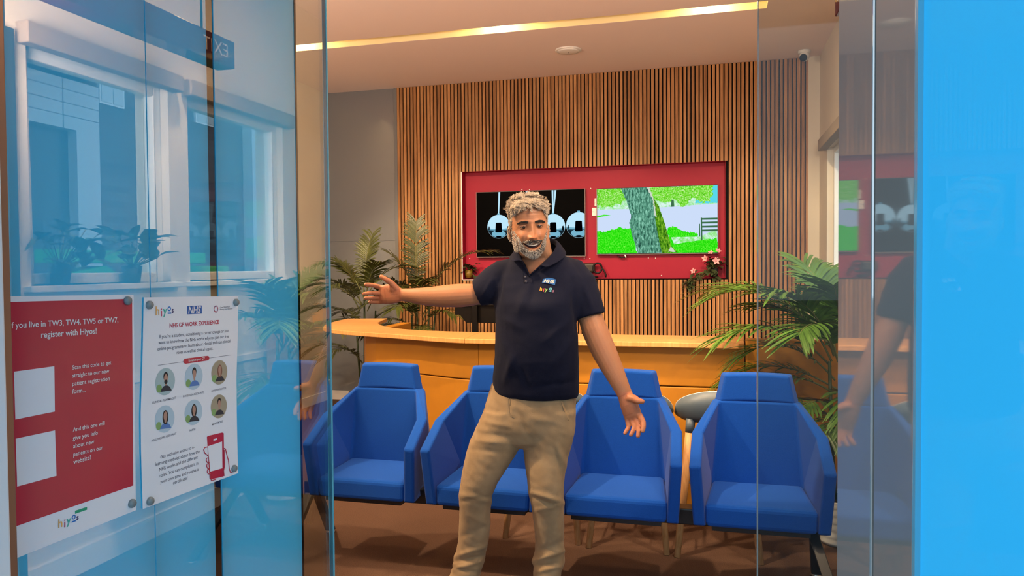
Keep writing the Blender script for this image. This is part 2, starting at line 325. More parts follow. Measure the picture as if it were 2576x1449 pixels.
# ---------------------------------------------------------------- beam seating: four blue armchairs on one black beam
M_blue = mat('blue_wool', (.003, .060, .34), .9, spec=.12, sheen=.08, noise_amt=.15, noise_scale=400, bump=.15, bump_scale=500)
M_steelblack = mat('black_steel', (.010, .010, .012), .35, spec=.5)
def chair_seat(cx, parent):
    y0 = 3.30
    def P(x, y, z): return Vector((cx+x, y0+y, z))
    def side(s):
        A = P(.200*s, .30, .44); B = P(.166*s, .315, .826); A0 = P(.205*s, .30, .33)
        G = P(.236*s, .15, .708); D = P(.243*s, -.035, .60); E_ = P(.226*s, .0, .335); K = P(.222*s, .12, .335)
        return A, B, G, D, E_, K, A0
    L, R_ = side(-1), side(1)
    m = MB()
    vs = [*L, *R_]
    f = [(0, 7, 8, 1), (6, 13, 7, 0)]
    m.add(vs, f); m.add(vs, [(0, 1, 2), (0, 2, 3, 4), (0, 4, 5, 6)]); m.add(vs, [(7, 9, 8), (7, 11, 10, 9), (7, 13, 12, 11)])
    me = m.mesh('seat_shell', parent.location); me.materials.append(M_blue)
    bm = bmesh.new(); bm.from_mesh(me); bmesh.ops.remove_doubles(bm, verts=bm.verts, dist=1e-5); bmesh.ops.recalc_face_normals(bm, faces=bm.faces)
    c = Vector((cx, y0+.1, .8))-parent.location
    fc = max(bm.faces, key=lambda q: q.calc_area())
    if fc.normal.dot(c-fc.calc_center_median()) < 0: bmesh.ops.reverse_faces(bm, faces=bm.faces)
    bm.to_mesh(me); bm.free()
    sh = link('seat_shell', me, parent, bevel=.011, solid=-.052, seg=3)
    # headrest: its own upholstered block above the seam
    h = MB(); b0, b1, t0, t1 = .178, .2, .142, .158
    hb = [P(-.163+.326*k/8, .317, .820+.008*(1-(k/4-1)**2)) for k in range(9)]; ht = [P(-.140+.280*k/8, .326, .944+.006*(1-(k/4-1)**2)) for k in range(9)]
    rb = [P(-.190+.380*k/8, .368, .815) for k in range(9)]; rt_ = [P(-.158+.316*k/8, .384, .950+.005*(1-(k/4-1)**2)) for k in range(9)]
    h.loft([hb, ht, rt_, rb, hb], 0, caps=False, closed=False, sm=False); h.poly([hb[0], rb[0], rt_[0], ht[0]]); h.poly([hb[8], ht[8], rt_[8], rb[8]])
    h.build('headrest', M_blue, sh, bevel=.010, seg=3)
    q = MB()
    q.hexa([P(-.226, .0, .332), P(.226, .0, .332), P(.198, .31, .34), P(-.198, .31, .34), P(-.232, .005, .428), P(.232, .005, .428), P(.198, .31, .455), P(-.198, .31, .455)])
    q.build('seat_cushion', M_blue, sh, bevel=.02, seg=3)
    return sh
bench = thing('beam_bench', 'row of four blue upholstered armchairs joined on one black steel beam', 'bench', (-.75, 3.45, 0))
for cx in (-1.655, -1.04, -.425, .19): chair_seat(cx, bench)
b = MB(); b.box(-2.02, .47, 3.405, 3.485, .30, .372); b.build('beam', M_steelblack, bench, bevel=.006)
for cx in (-1.655, -1.04, -.425, .19): MB().box(cx-.2, cx+.2, 3.33, 3.58, .31, .333).build('seat_plate', M_steelblack, bench)
for pts in (((-1.99, 3.44, .33), (-2.02, 3.17, .012)), ((-2.0, 3.48, .33), (-2.045, 3.72, .012)), ((.40, 3.43, .33), (.50, 3.16, .012)), ((.42, 3.48, .33), (.46, 3.73, .012))):
    a, e = Vector(pts[0]), Vector(pts[1]); l = MB(); d = Vector((.022, 0, 0)); w = Vector((0, .02, 0))
    l.hexa([e-d-w, e+d-w, e+d+w, e-d+w, a-d-w, a+d-w, a+d+w, a-d+w]); lg = l.build('leg', M_steelblack, bench, bevel=.003)
    f = MB(); f.lathe((e.x, e.y, 0), [(.022, 0), (.024, .004), (.02, .012), (.008, .02)], 14); f.build('foot', mat('foot_metal', (.5, .45, .4), .3, metal=.8), lg)
# ---------------------------------------------------------------- three low-backed counter stools
M_beech = wood('beech_leg', (.42, .2, .07), (.55, .29, .12), (.62, .36, .16), rough=.4)
M_shellgrey = mat('grey_shell', (.085, .115, .14), .45); M_shellwhite = mat('white_shell', (.72, .70, .68), .35)
def stool(cx, cy, label):
    r = thing('counter_stool', label, 'stool', (cx, cy, 0), 'low backed counter stools')
    def prof(off, z0, base, top, N=40):
        rings = []
        for k, (rr, hh) in enumerate(((.02, 0), (.6, .0), (.85, .10), (.97, .30), (1.02, .62), (1.0, 1.0))):
            ring = []
            for j in range(N):
                a = 2*math.pi*j/N; s, c_ = math.sin(a), math.cos(a)
                s2 = -s; back = max(0, s2)**.8; side = abs(c_)
                rim = .700+.130*max(0, s2)**1.0
                if s2 < -.55: rim = .695
                sx = .218-off; sy = .20-off
                n = 2.25; q = (abs(c_)**n+abs(s)**n)**(-1/n)
                z = z0+hh*(rim-z0-(.002 if top else 0))
                ring.append(Vector((cx+sx*rr*c_*q, cy+sy*rr*s*q, z)))
            rings.append(ring)
        return rings
    o = MB().loft(prof(0, .648, 0, 0), caps=True); sh = o.build('seat_shell', M_shellgrey, r, flipfix=True, label='grey outer shell')
    i = MB().loft(prof(.010, .675, 0, 1), caps=True); ins = i.build('seat_liner', M_shellwhite, r, label='white inner seat')
    ro = prof(0, .648, 0, 0)[-1]; ri = prof(.010, .675, 0, 1)[-1]
    MB().loft([[p+Vector((0, 0, -.004)) for p in ro], [p+Vector((0, 0, .002)) for p in ro], [p+Vector((0, 0, .002)) for p in ri], [p+Vector((0, 0, -.004)) for p in ri]], caps=False).build('rim', M_shellwhite, r)
    for sx in (-1, 1):
        for sy in (-1, 1):
            a = Vector((cx+.135*sx, cy+.125*sy, .655)); e = Vector((cx+.198*sx, cy+.235*sy, 0))
            lg = MB().tube([a, a.lerp(e, .5), e], [.022, .021, .016], 14).build('leg', M_beech, r)
            MB().tube([a+Vector((0, 0, .02)), a.lerp(e, .075)], [.0235, .0225], 14).build('socket', M_shellgrey, lg)
    zf = .26; q = .6
    cs = [Vector((cx+(.135+.063*q)*sx, cy+(.125+.11*q)*sy, zf)) for sx, sy in ((-1, -1), (1, -1), (1, 1), (-1, 1))]
    MB().tube(cs[1:]+[cs[0]], .007, 8).build('foot_rail', M_shellwhite, r)
    return r
stool(.02, 4.04, 'white stool with grey shell standing between the third and fourth blue chairs')
stool(-.428, 4.06, 'white counter stool hidden mostly behind the third blue chair from the left')
stool(-.884, 4.09, 'counter stool behind the man, only its wooden legs and white seat edge showing')
# ---------------------------------------------------------------- reception desk
M_top = wood('maple_top', (.56, .265, .075), (.64, .315, .10), (.70, .37, .135), rough=.35)
M_orange = mat('orange_leatherette', (.45, .185, .012), .5, spec=.35, noise_amt=.1, noise_scale=5, bump=.05, bump_scale=250)
desk = thing('reception_desk', 'curved reception desk with orange panels and pale wooden top', 'desk', (-1.2, 4.8, 0))
front = [(-1.49, 4.41), (-1.64, 4.45), (-1.80, 4.515), (-2.056, 4.635), (-2.382, 4.765), (-2.579, 4.86), (-2.732, 4.97), (-2.86, 5.13), (-2.968, 5.36), (-3.054, 5.67), (-3.12, 6.02)]
back = [(-2.773, 6.10), (-2.70, 5.82), (-2.62, 5.58), (-2.49, 5.36), (-2.32, 5.16), (-2.15, 5.03), (-1.98, 4.955), (-1.78, 4.91), (-1.535, 4.88)]
MB().prism(front+back, .983, 1.013).build('countertop', M_top, desk, bevel=.004, label='curved left section of the top')
MB().prism([(-1.4885, 4.41), (.135, 4.41), (.165, 4.44), (.165, 4.80), (.13, 4.86), (-1.5335, 4.88)], .983, 1.013).build('countertop', M_top, desk, bevel=.004, label='straight right section of the top')
outer = [(.165, 4.50), (-.63, 4.50), (-1.43, 4.50), (-1.6, 4.545), (-1.8, 4.63), (-2.05, 4.745), (-2.3, 4.865), (-2.42, 4.95), (-2.475, 5.04), (-2.52, 5.18), (-2.56, 5.4), (-2.60, 5.75), (-2.62, 6.05)]
def inset(pts, d):
    out = []
    for i, p in enumerate(pts):
        a = Vector(pts[max(i-1, 0)]); b_ = Vector(pts[min(i+1, len(pts)-1)]); t = (b_-a).normalized(); n_ = Vector((t.y, -t.x)); out.append((p[0]+n_.x*d, p[1]+n_.y*d))
    return out
def wallseg(i0, i1, z0, z1):
    o = outer[i0:i1+1]; q = inset(outer, .09)[i0:i1+1]
    g = .003
    o = [list(p) for p in o]; 
    m = MB().prism([tuple(p) for p in o]+list(reversed(q)), z0, z1); return m.build('front_panel', M_orange, desk, bevel=.006)
for z0, z1 in ((.0, .742), (.748, .983)):
    wallseg(0, 1, z0, z1); wallseg(1, 2, z0, z1); wallseg(2, 12, z0, z1)
MB().box(-2.3, .10, 5.0, 5.62, .70, .73).build('worktop', M_top, desk)
MB().box(-2.25, -2.2, 5.05, 5.6, 0, .70).build('desk_side', M_white, desk); MB().box(.02, .07, 5.05, 5.6, 0, .70).build('desk_side', M_white, desk)
# right-hand orange screen
scr = thing('upholstered_screen', 'low orange upholstered screen behind the palm at the right', 'screen', (.56, 4.55, 0))
for z0, z1 in ((0, .697), (.703, 1.03)):
    MB().box(.175, .92, 4.47, 4.57, z0, z1).build('panel', M_orange, scr, bevel=.008)
sc2 = thing('upholstered_screen', 'taller orange screen end behind the right-hand palm fronds', 'screen', (.8, 5.2, 0))
MB().box(.70, .93, 5.1, 5.3, 0, 1.19).build('panel', M_orange, sc2, bevel=.01)
# ---------------------------------------------------------------- monitor behind the desk
mon = thing('monitor', 'black monitor seen from behind on the desk under the outstretched arm', 'monitor', (-1.53, 5.2, .73))
m = MB(); pts = [(-1.80, 1.195), (-1.80, 1.172), (-1.782, 1.172), (-1.782, 1.118), (-1.745, 1.118), (-1.70, 1.062), (-1.28, 1.062), (-1.28, 1.195)]
mk = MB(); vs = [(x, 5.07, z) for x, z in pts]+[(x, 5.10, z) for x, z in pts]; n_ = len(pts)
mk.add(vs, [tuple(range(n_)), tuple(range(2*n_-1, n_-1, -1))]+[(i, (i+1) % n_, n_+(i+1) % n_, n_+i) for i in range(n_)]); M_moni = mat('monitor_black', (.003, .0027, .0024), .5, spec=.12)
mk.build('housing', M_moni, mon, bevel=.003)
MB().hexa([(-1.80, 5.05, 1.185), (-1.27, 5.05, 1.185), (-1.27, 5.11, 1.185), (-1.80, 5.11, 1.185), (-1.83, 5.06, 1.27), (-1.25, 5.06, 1.27), (-1.25, 5.10, 1.27), (-1.83, 5.10, 1.27)]).build('screen_back', M_moni, mon, bevel=.004)
MB().box(-1.645, -1.605, 5.035, 5.07, .74, 1.185).build('stand', M_moni, mon, bevel=.003)
MB().box(-1.75, -1.5, 5.02, 5.20, .73, .742).build('stand_foot', M_moni, mon, bevel=.003)
# ---------------------------------------------------------------- ceiling fittings
sp = thing('ceiling_speaker', 'round white flush ceiling disc in front of the slatted wall', 'ceiling speaker', (-1.255, 6.69, ZC))
MB().lathe((-1.255, 6.69, ZC), [(.118, 0), (.118, -.006), (.112, -.011), (.105, -.012)], 40).build('rim', M_white, sp)
MB().lathe((-1.255, 6.69, ZC), [(.104, -.011), (.08, -.019), (.03, -.023), (.004, -.024)], 40).build('cover', M_white, sp)
MB().sphere((-1.255, 6.69, ZC-.024), .004, 0, 8, 6).build('indicator', M_dark, sp)
def cctv(loc, label):
    x, y, z = loc; r = thing('security_camera', label, 'security camera', loc)
    MB().lathe(loc, [(.055, 0), (.055, -.02), (.045, -.028), (.01, -.03)], 24).build('base', M_white, r)
    MB().sphere((x, y-.01, z-.055), .045, 0, 24, 16).build('ball', M_white, r)
    d = Vector((-.35, -.8, -.5)).normalized(); c0 = Vector((x, y-.01, z-.055))
    MB().tube([c0+d*.03, c0+d*.045, c0+d*.047], [.034, .032, .018], 20).build('lens', M_dark, r)
cctv((.79, 7.32, ZC), 'small white turret camera on the ceiling at the right end of the slats')
cctv((.88, 4.58, ZC), 'white turret camera by the right wall, mirrored in the blue glass')
for i, (ty, xs, w_) in enumerate(TROUGHS[:1]):
    for j, (lx, k) in enumerate(xs):
        nm = ['left', 'middle', 'right'][j]; wh = ['far trough near the slats', 'middle trough over the desk', 'near trough by the door'][i]
        o = MB().lathe((lx, ty, ZC+.108), [(.045, 0), (.045, -.012), (.035, -.02), (.005, -.024)], 20).build('trough_lamp', emis('lamp_glow_%d%d' % (i, j), (1, .86, .6), 14))
        tag(o, '%s glowing lamp of the ceiling trough before the slatted wall' % ['leftmost', 'middle', 'rightmost'][j], 'lamp', 'trough lamps')
# ---------------------------------------------------------------- exit sign box by the right wall
M_maroon = glossmix('maroon_sign', (.075, .012, .022), .12, rough=.05)
ex = thing('exit_sign', 'maroon exit sign box hanging beside the right wall, mirrored in the glass', 'sign', (.57, 2.9, 2.55))
MB().box(.515, .625, 2.0, 3.6, 2.54, 2.685).build('sign_box', M_maroon, ex, bevel=.004)
t = MB(); t.text('EXIT', .10, (.5145, 3.545, 2.585), (0, -1, 0), (0, 0, 1), 0); t.build('lettering', mat('sign_letters', (.55, .5, .48), .5), ex, flipfix=False)
for y in (2.2, 3.4): MB().tube([(.57, y, 2.68), (.57, y, ZC)], .006, 8).build('hanger_rod', M_dark, ex)
# ---------------------------------------------------------------- televisions
def emis2(name, c1, c2, scale, c3=None, strength=1.0, stretch=(1, 1, 1), lo=.4, hi=.6):
    m = emis(name, c1, strength); n = m.node_tree.nodes; l = m.node_tree.links; e = [x for x in n if x.type == 'EMISSION'][0]
    tc = n.new('ShaderNodeTexCoord'); mp = n.new('ShaderNodeMapping'); mp.inputs['Scale'].default_value = stretch; l.new(tc.outputs['Object'], mp.inputs[0])
    t = n.new('ShaderNodeTexNoise'); t.inputs['Scale'].default_value = scale; t.inputs['Detail'].default_value = 6; t.inputs['Roughness'].default_value = .7; t.inputs['Distortion'].default_value = .6; l.new(mp.outputs[0], t.inputs['Vector'])
    cr = n.new('ShaderNodeValToRGB'); el = cr.color_ramp.elements; el[0].position = lo; el[0].color = (*c1, 1); el[1].position = hi; el[1].color = (*(c3 or c2), 1)
    if c3: k = el.new((lo+hi)/2); k.color = (*c2, 1)
    l.new(t.outputs[0], cr.inputs[0]); l.new(cr.outputs[0], e.inputs[0]); return m
TY = 7.60
M_scrblack = glossmix('dark_screen', (.0006, .0006, .0008), .0012, rough=.4)
M_bezel = mat('television_bezel', (.02, .02, .022), .3); M_rimgrey = mat('bezel_edge', (.35, .25, .25), .4)
def tv(px, label, cable):
    x0, y0, x1, y1 = px; a = at(x0, y0, TY); b = at(x1, y1, TY)
    r = thing('television', label, 'television', ((a.x+b.x)/2, TY, (a.z+b.z)/2))
    t = .006
    f = MB(); f.box(a.x-t, b.x+t, TY+.004, TY+.035, b.z-t-.004, a.z+t); f.build('housing', M_bezel, r, bevel=.003)
    e = MB(); e.box(a.x-t-.001, a.x-t+.002, TY+.001, TY+.03, b.z-t-.005, a.z+t); e.box(b.x+t-.002, b.x+t+.001, TY+.001, TY+.03, b.z-t-.005, a.z+t); e.box(a.x-t, b.x+t, TY+.001, TY+.03, b.z-t-.006, b.z-t-.003); e.build('bezel_edge', M_rimgrey, r)
    MB().box((a.x+b.x)/2-.2, (a.x+b.x)/2+.2, TY+.03, YB+RD, (a.z+b.z)/2-.15, (a.z+b.z)/2+.15).build('wall_mount', M_dark, r)
    return r, a, b
tv1, a1, b1 = tv((1199, 485, 1471, 642), 'left wall television showing chrome swinging balls on black', 0)
s = MB(); s.poly([(a1.x, TY, b1.z), (b1.x, TY, b1.z), (b1.x, TY, a1.z), (a1.x, TY, a1.z)]); sc = s.build('screen', M_scrblack, tv1, flipfix=False)
E_b1 = emis('ball_light', srgb(190, 232, 252), 1.0); E_b2 = emis('ball_mid', srgb(120, 180, 205), 1.0); E_b3 = emis('ball_dark', srgb(18, 34, 44), 1.0); E_b0 = emis('ball_black', (0, 0, .001), 1); E_b4 = emis('ball_rim', srgb(60, 100, 118), 1)
k = MB()
def clipx(pts):
    return [(min(max(x, a1.x), b1.x), z) for x, z in pts]
def pl(pts, d, m): k.poly([(x, TY-d, z) for x, z in clipx(pts)], m)
for px, py, pr in ((1254.6, 570, 30), (1323, 570, 30), (1391.5, 569.5, 30.5), (1455.8, 566, 31.5)):
    c = at(px, py, TY); R0 = pr*TY*1.03/FPX
    circ = lambda q, x0=0, z0=0, n=48, a0=0, a1_=2*math.pi: [(c.x+x0*R0+q*R0*math.cos(a0+(a1_-a0)*i/n), c.z+z0*R0+q*R0*math.sin(a0+(a1_-a0)*i/n)) for i in range(n)]
    pl(circ(1.0), .0004, 0)
    for i, (zt, mm) in enumerate(((-.10, 1), (-.22, 4), (-.32, 2))):
        pts = [(c.x+R0*x*.985, c.z+R0*z*.985) for x, z in [(math.cos(t), math.sin(t)) for t in [math.pi+math.asin(min(1, -zt))*1+(math.pi-2*math.asin(-zt))*q/30 for q in range(31)]]]
        top = [(c.x+R0*math.cos(math.asin(-zt))*.985*(1-2*q/12), c.z+R0*(zt-.10*(1-(1-2*q/12)**2))) for q in range(13)]
        pl(pts+top[1:-1], .0008+.0004*i, mm)
    pl([(c.x+R0*x, c.z+R0*z) for x, z in [(.62*math.cos(t), -.62+.30*math.sin(t)) for t in [2*math.pi*q/24 for q in range(24)]]], .0024, 1)
    pl([(c.x+R0*x, c.z+R0*z) for x, z in [(.24*math.cos(t), -.86+.07*math.sin(t)) for t in [2*math.pi*q/16 for q in range(16)]]], .0028, 3)
    pl([(c.x+R0*x, c.z+R0*z) for x, z in ((-.30, -.45), (-.26, .27), (-.2, .33), (.2, .33), (.26, .27), (.30, -.45), (.2, -.5), (-.2, -.5))], .0030, 3)
    pl([(c.x+R0*x, c.z+R0*z) for x, z in ((-.9, -.2), (-.86, .05), (-.8, .02), (-.78, -.22), (-.86, -.3))], .0032, 3); pl([(c.x+R0*x, c.z+R0*z) for x, z in ((.9, -.25), (.86, .05), (.76, .0), (.74, -.3), (.84, -.36))], .0032, 3)
    pl([(c.x+R0*x, c.z+R0*z) for x, z in ((-.12, .98), (-.1, 1.12), (.1, 1.12), (.12, .98))], .0012, 1)
    if px < 1450:
        for dx in (-.05, .06) if px > 1380 else (0,):
            pl([(c.x+R0*(dx*.4-.05), c.z+R0*1.1), (c.x+R0*(dx*.4+.05), c.z+R0*1.1), (c.x+R0*(dx*2.2+.075+.08), a1.z-.002), (c.x+R0*(dx*2.2-.075+.08), a1.z-.002)], .0016, 0)
k.build('picture', [E_b1, E_b2, E_b3, E_b0, E_b4], sc, flipfix=False)
tv2, a2, b2 = tv((1502, 476, 1805, 634.5), 'right wall television showing a tree trunk, lawn and park bench', 1)
s = MB(); s.poly([(a2.x, TY, b2.z), (b2.x, TY, b2.z), (b2.x, TY, a2.z), (a2.x, TY, a2.z)]); sc = s.build('screen', emis('sky_path', srgb(205, 222, 250), 1.0), tv2, flipfix=False)
E_leaf = emis2('leaf_picture', srgb(30, 150, 20), srgb(120, 230, 40), 75, srgb(235, 245, 200), lo=.32, hi=.68); E_grass = emis2('grass_picture', srgb(20, 170, 5), srgb(40, 235, 10), 120, srgb(150, 255, 90), lo=.3, hi=.72, stretch=(1, 1, .5))
E_bark = emis2('bark_picture', srgb(25, 70, 60), srgb(85, 150, 125), 45, srgb(150, 215, 190), lo=.36, hi=.64, stretch=(1.3, 1, .45)); E_moss = emis2('moss_picture', srgb(25, 70, 15), srgb(80, 150, 20), 50, srgb(150, 200, 60), lo=.36, hi=.64, stretch=(1.2, 1, .5))
E_far = emis2('far_lawn', srgb(130, 230, 110), srgb(220, 245, 240), 18); E_sea = emis('pond_picture', srgb(90, 215, 235), 1); E_bench = emis('bench_picture', srgb(60, 110, 75), 1); E_pale = emis('pale_bark', srgb(205, 215, 200), 1)
k = MB(); g = lambda x, y: (1140+x/3.578, 380+y/3.578)
def pp(pts, d, m, rag=0):
    q = []
    if rag:
        dense = []
        for i in range(len(pts)):
            p0, p1 = pts[i], pts[(i+1) % len(pts)]; L_ = math.dist(p0, p1); nn = max(1, int(L_/12))
            dense += [(p0[0]+(p1[0]-p0[0])*j/nn+random.uniform(-rag, rag), p0[1]+(p1[1]-p0[1])*j/nn+random.uniform(-rag, rag)) for j in range(nn)]
        pts = dense
    for x, y in pts:
        p = at(*g(x, y), TY); q.append((min(max(p.x, a2.x), b2.x), TY-d, min(max(p.z, b2.z), a2.z)))
    k.poly(q, m)
pp([(1290, 330), (2390, 280), (2390, 470), (2260, 480), (1900, 505), (1600, 520), (1290, 530)], .0004, 4)
pp([(2250, 300), (2390, 290), (2390, 465), (2180, 470), (2200, 400)], .0008, 5, 8)
pp([(1290, 340), (1560, 335), (1570, 440), (1520, 470), (1400, 500), (1290, 500)], .0012, 0, 14); pp([(1760, 325), (2340, 290), (2340, 400), (2310, 460), (2250, 470), (2180, 420), (2080, 480), (2060, 500), (2010, 440), (1900, 460), (1800, 430)], .0012, 0, 14)
pp([(1965, 440), (1985, 440), (1990, 500), (1960, 502)], .0014, 6)
pp([(1290, 585), (1360, 572), (1420, 578), (1340, 590), (1290, 600)], .0012, 1)
pp([(1290, 730), (1400, 720), (1500, 690), (1620, 700), (1660, 930), (1290, 930)], .0012, 1, 10); pp([(1930, 690), (1990, 680), (2060, 720), (2190, 740), (2200, 775), (2380, 790), (2390, 920), (1900, 925), (1940, 820)], .0012, 1, 10)
pp([(1960, 775), (2220, 770), (2370, 700), (2380, 780), (2240, 800), (2100, 820), (1990, 840)], .0014, 4)
pp([(1740, 322), (1765, 330), (1800, 420), (1850, 490), (1885, 590), (1905, 660), (1940, 770), (1960, 850), (2020, 912), (1870, 918), (1800, 600)], .0018, 3, 3)
pp([(1506, 330), (1560, 450), (1602, 590), (1585, 645), (1612, 760), (1650, 870), (1662, 922), (1880, 916), (1842, 750), (1816, 590), (1795, 430), (1740, 320)], .0022, 2, 3)
pp([(1740, 322), (1765, 322), (1800, 410), (1815, 480), (1830, 600), (1812, 580), (1798, 440)], .0026, 7, 4); pp([(1935, 905), (1960, 860), (2005, 908)], .0026, 7, 3)
for y in (602, 636, 672, 706): pp([(2235, y+1), (2385, y-3), (2385, y+15), (2235, y+17)], .0020, 6)
pp([(2228, 600), (2241, 600), (2244, 800), (2230, 800)], .0022, 6); pp([(2214, 655), (2222, 655), (2224, 770), (2214, 770)], .0022, 6)
k.build('picture', [E_leaf, E_grass, E_bark, E_moss, E_far, E_sea, E_bench, E_pale], sc, flipfix=False)
MB().tube([at(1552, 639, TY+.02), at(1556, 645, TY+.02), at(1563, 648.5, TY+.02), at(1570, 648, TY+.02), at(1573, 640, TY+.02)], .006, 8).build('cable', M_dark, tv2)
MB().tube([at(1571.5, 640, TY+.01), at(1574.5, 648, TY+.01)], .007, 8).build('cable_plug', M_white, tv2)
for (x0, y0, x1, y1), nm in (((1489.5, 523, 1501, 543), 'square white socket plate beside the bright television, lower of two'), ((1496, 499, 1503, 519), 'white socket plate half hidden by the bright television, upper of two')):
    a = at(x0, y0, YB+RD); b = at(x1+6, y1, YB+RD); r = thing('wall_socket', nm, 'socket', ((a.x+b.x)/2, YB+RD, (a.z+b.z)/2), 'white socket plates')
    MB().box(a.x, b.x, YB+RD-.012, YB+RD, b.z, a.z).build('plate', M_white, r, bevel=.003); p = Vector((a.x+.012, YB+RD-.013, (a.z+b.z)/2)); MB().sphere(p, .004, 0, 8, 6).build('screw', M_dark, r)
# ---------------------------------------------------------------- plants
M_palm = mat('palm_leaf', (.062, .076, .014), .4, spec=.5, noise_amt=.45, noise_scale=9)
M_palmg = mat('fresh_palm_leaf', (.075, .17, .022), .4, spec=.5, noise_amt=.5, noise_scale=7)
M_stem = mat('palm_stem', (.10, .11, .03), .6); M_cane = mat('palm_cane', (.03, .05, .015), .5)
M_leafd = mat('dark_leaf', (.05, .07, .028), .45, noise_amt=.4, noise_scale=30); M_leafp = mat('pale_leaf_edge', (.28, .26, .14), .5)
def frond(base, az, el, length, droop, n=18, blade=.30, w=.018, stemfrac=.22, rnd=None, twist=.0):
    """one pinnate frond: an arched stalk with narrow paired leaflets; az 0 points right (+x), 90 away (+y)"""
    rnd = rnd or random; m = MB(); d = Vector((math.cos(az)*math.cos(el), math.sin(az)*math.cos(el), math.sin(el))); side = Vector((-math.sin(az), math.cos(az), 0))
    side = (side+Vector((0, 0, twist))).normalized()
    N = 26; n = int(n*1.6); pts = []; p = Vector(base); a = el
    for i in range(N+1):
        pts.append(p.copy()); a_ = el-droop*(i/N)**1.5
        p = p+Vector((math.cos(az)*math.cos(a_), math.sin(az)*math.cos(a_), math.sin(a_)))*length/N
    m.tube(pts, [.006-.0045*i/N for i in range(N+1)], 6, 1)
    for i in range(n):
        t = stemfrac+(1-stemfrac)*(i+.5)/n; q = t*N; j = min(int(q), N-1); c = pts[j].lerp(pts[j+1], q-j); tg = (pts[j+1]-pts[j]).normalized(); nrm = side.cross(tg).normalized()
        if nrm.z < 0: nrm = -nrm
        bl = blade*(.45+.55*math.sin(math.pi*min(1, .18+.82*(1-(t-stemfrac)/(1-stemfrac)))))*rnd.uniform(.85, 1.1)
        for s in (-1, 1):
            if rnd.random() < .04: continue
            fw_ = .45+.5*(t-stemfrac)/(1-stemfrac)
            dr = (side*s*(1-.35*fw_)+tg*fw_*1.1+nrm*rnd.uniform(.12, .4)).normalized()
            q0 = c; vs = []; K = 5; g = rnd.uniform(.5, 1.0)
            wd_ = dr.cross(nrm).normalized()
            for k2 in range(K+1):
                u = k2/K; ww = w*(.35+1.2*u)*(1-u)**.55*1.25+.0006
                pt = q0+dr*bl*u-Vector((0, 0, 1))*bl*.42*g*u*u
                vs += [pt-wd_*ww, pt+nrm*ww*-.25, pt+wd_*ww]
            fs = []
            for k2 in range(K):
                o = k2*3; fs += [(o, o+1, o+4, o+3), (o+1, o+2, o+5, o+4)]
            m.add(vs, fs, 0, True)
    return m
def palm(label, base, canes, fronds, pot, leafmat, seed):
    rnd = random.Random(seed); r = thing('potted_palm', label, 'potted palm', base)
    bx, by, bz = base
    pr, ph, pm, ribs = pot; prof = [(pr*.72, 0), (pr*.76, .01)]
    if ribs:
        for i in range(ribs): z = ph*(i+.5)/ribs; rr = pr*(.78+.22*(i+.5)/ribs); prof += [(rr, z-ph*.35/ribs), (rr*1.035, z), (rr, z+ph*.35/ribs)]
    prof += [(pr, ph), (pr*.9, ph), (pr*.88, ph*.93), (.01, ph*.93)]
    MB().lathe((bx, by, bz), prof, 36).build('pot', pm, r)
    MB().lathe((bx, by, bz), [(pr*.86, ph*.935), (.01, ph*.94)], 24).build('soil', mat('soil', (.03, .02, .012), 1), r)
    for (dx, dy, h, lx, ly) in canes:
        b0 = Vector((bx+dx, by+dy, bz+ph*.9)); b1_ = Vector((bx+dx+lx, by+dy+ly, bz+h))
        MB().tube([b0, b0.lerp(b1_, .5)+Vector((lx*.1, 0, 0)), b1_], [.013, .011, .008], 8).build('cane', M_cane, r)
    for (dx, dy, z, az, el, L, dr, n_, bl) in fronds:
        f = frond((bx+dx, by+dy, bz+z), math.radians(az), math.radians(el), L, dr, n_, bl, rnd=rnd, w=.0085 if bl < .25 else .0105); f.build('frond', [leafmat, M_stem], r, flipfix=False)
    return r
M_potdark = mat('dark_pot', (.02, .02, .02), .5); M_potwhite = mat('white_ribbed_pot', (.62, .60, .56), .5)
# left palm beside the grey bay, middle palm in front of the first slats, right palm by the window
palm('palm with broad feathery fronds at the curved left end of the desk', (-3.22, 6.55, 0), [(0, 0, 1.25, .02, -.02), (.05, .03, 1.05, .06, 0), (-.04, .02, .95, -.05, 0)],
     [(.0, 0, 1.2, 85, 84, .62, .5, 20, .20), (.02, 0, 1.15, 20, 66, .62, 1.5, 18, .20), (0, 0, 1.18, 165, 62, .62, 1.3, 20, .24), (-.02, 0, 1.1, 190, 45, .62, 1.3, 18, .24), (.04, 0, 1.05, -20, 58, .55, 1.5, 18, .22), (0, -.02, 1.1, 255, 55, .55, 1.6, 18, .22),
      (0, 0, .95, 215, 35, .62, 1.2, 16, .22), (.03, -.03, .85, 300, 40, .5, 1.5, 16, .2), (-.04, -.02, .62, 205, 38, .52, 1.5, 15, .2), (-.04, 0, .9, 140, 40, .5, 1.2, 14, .2), (-.02, 0, .55, 250, 50, .5, 1.7, 14, .2), (.04, .0, .9, 20, 50, .45, 1.3, 14, .2), (.03, -.02, 1.15, 320, 70, .55, 1.2, 18, .21), (-.03, -.02, 1.05, 235, 65, .6, 1.5, 18, .22), (0, -.03, .85, 270, 45, .5, 1.6, 16, .21), (-.03, 0, 1.12, 180, 78, .5, .9, 18, .2)], (.15, .28, M_potdark, 0), M_palm, 3)
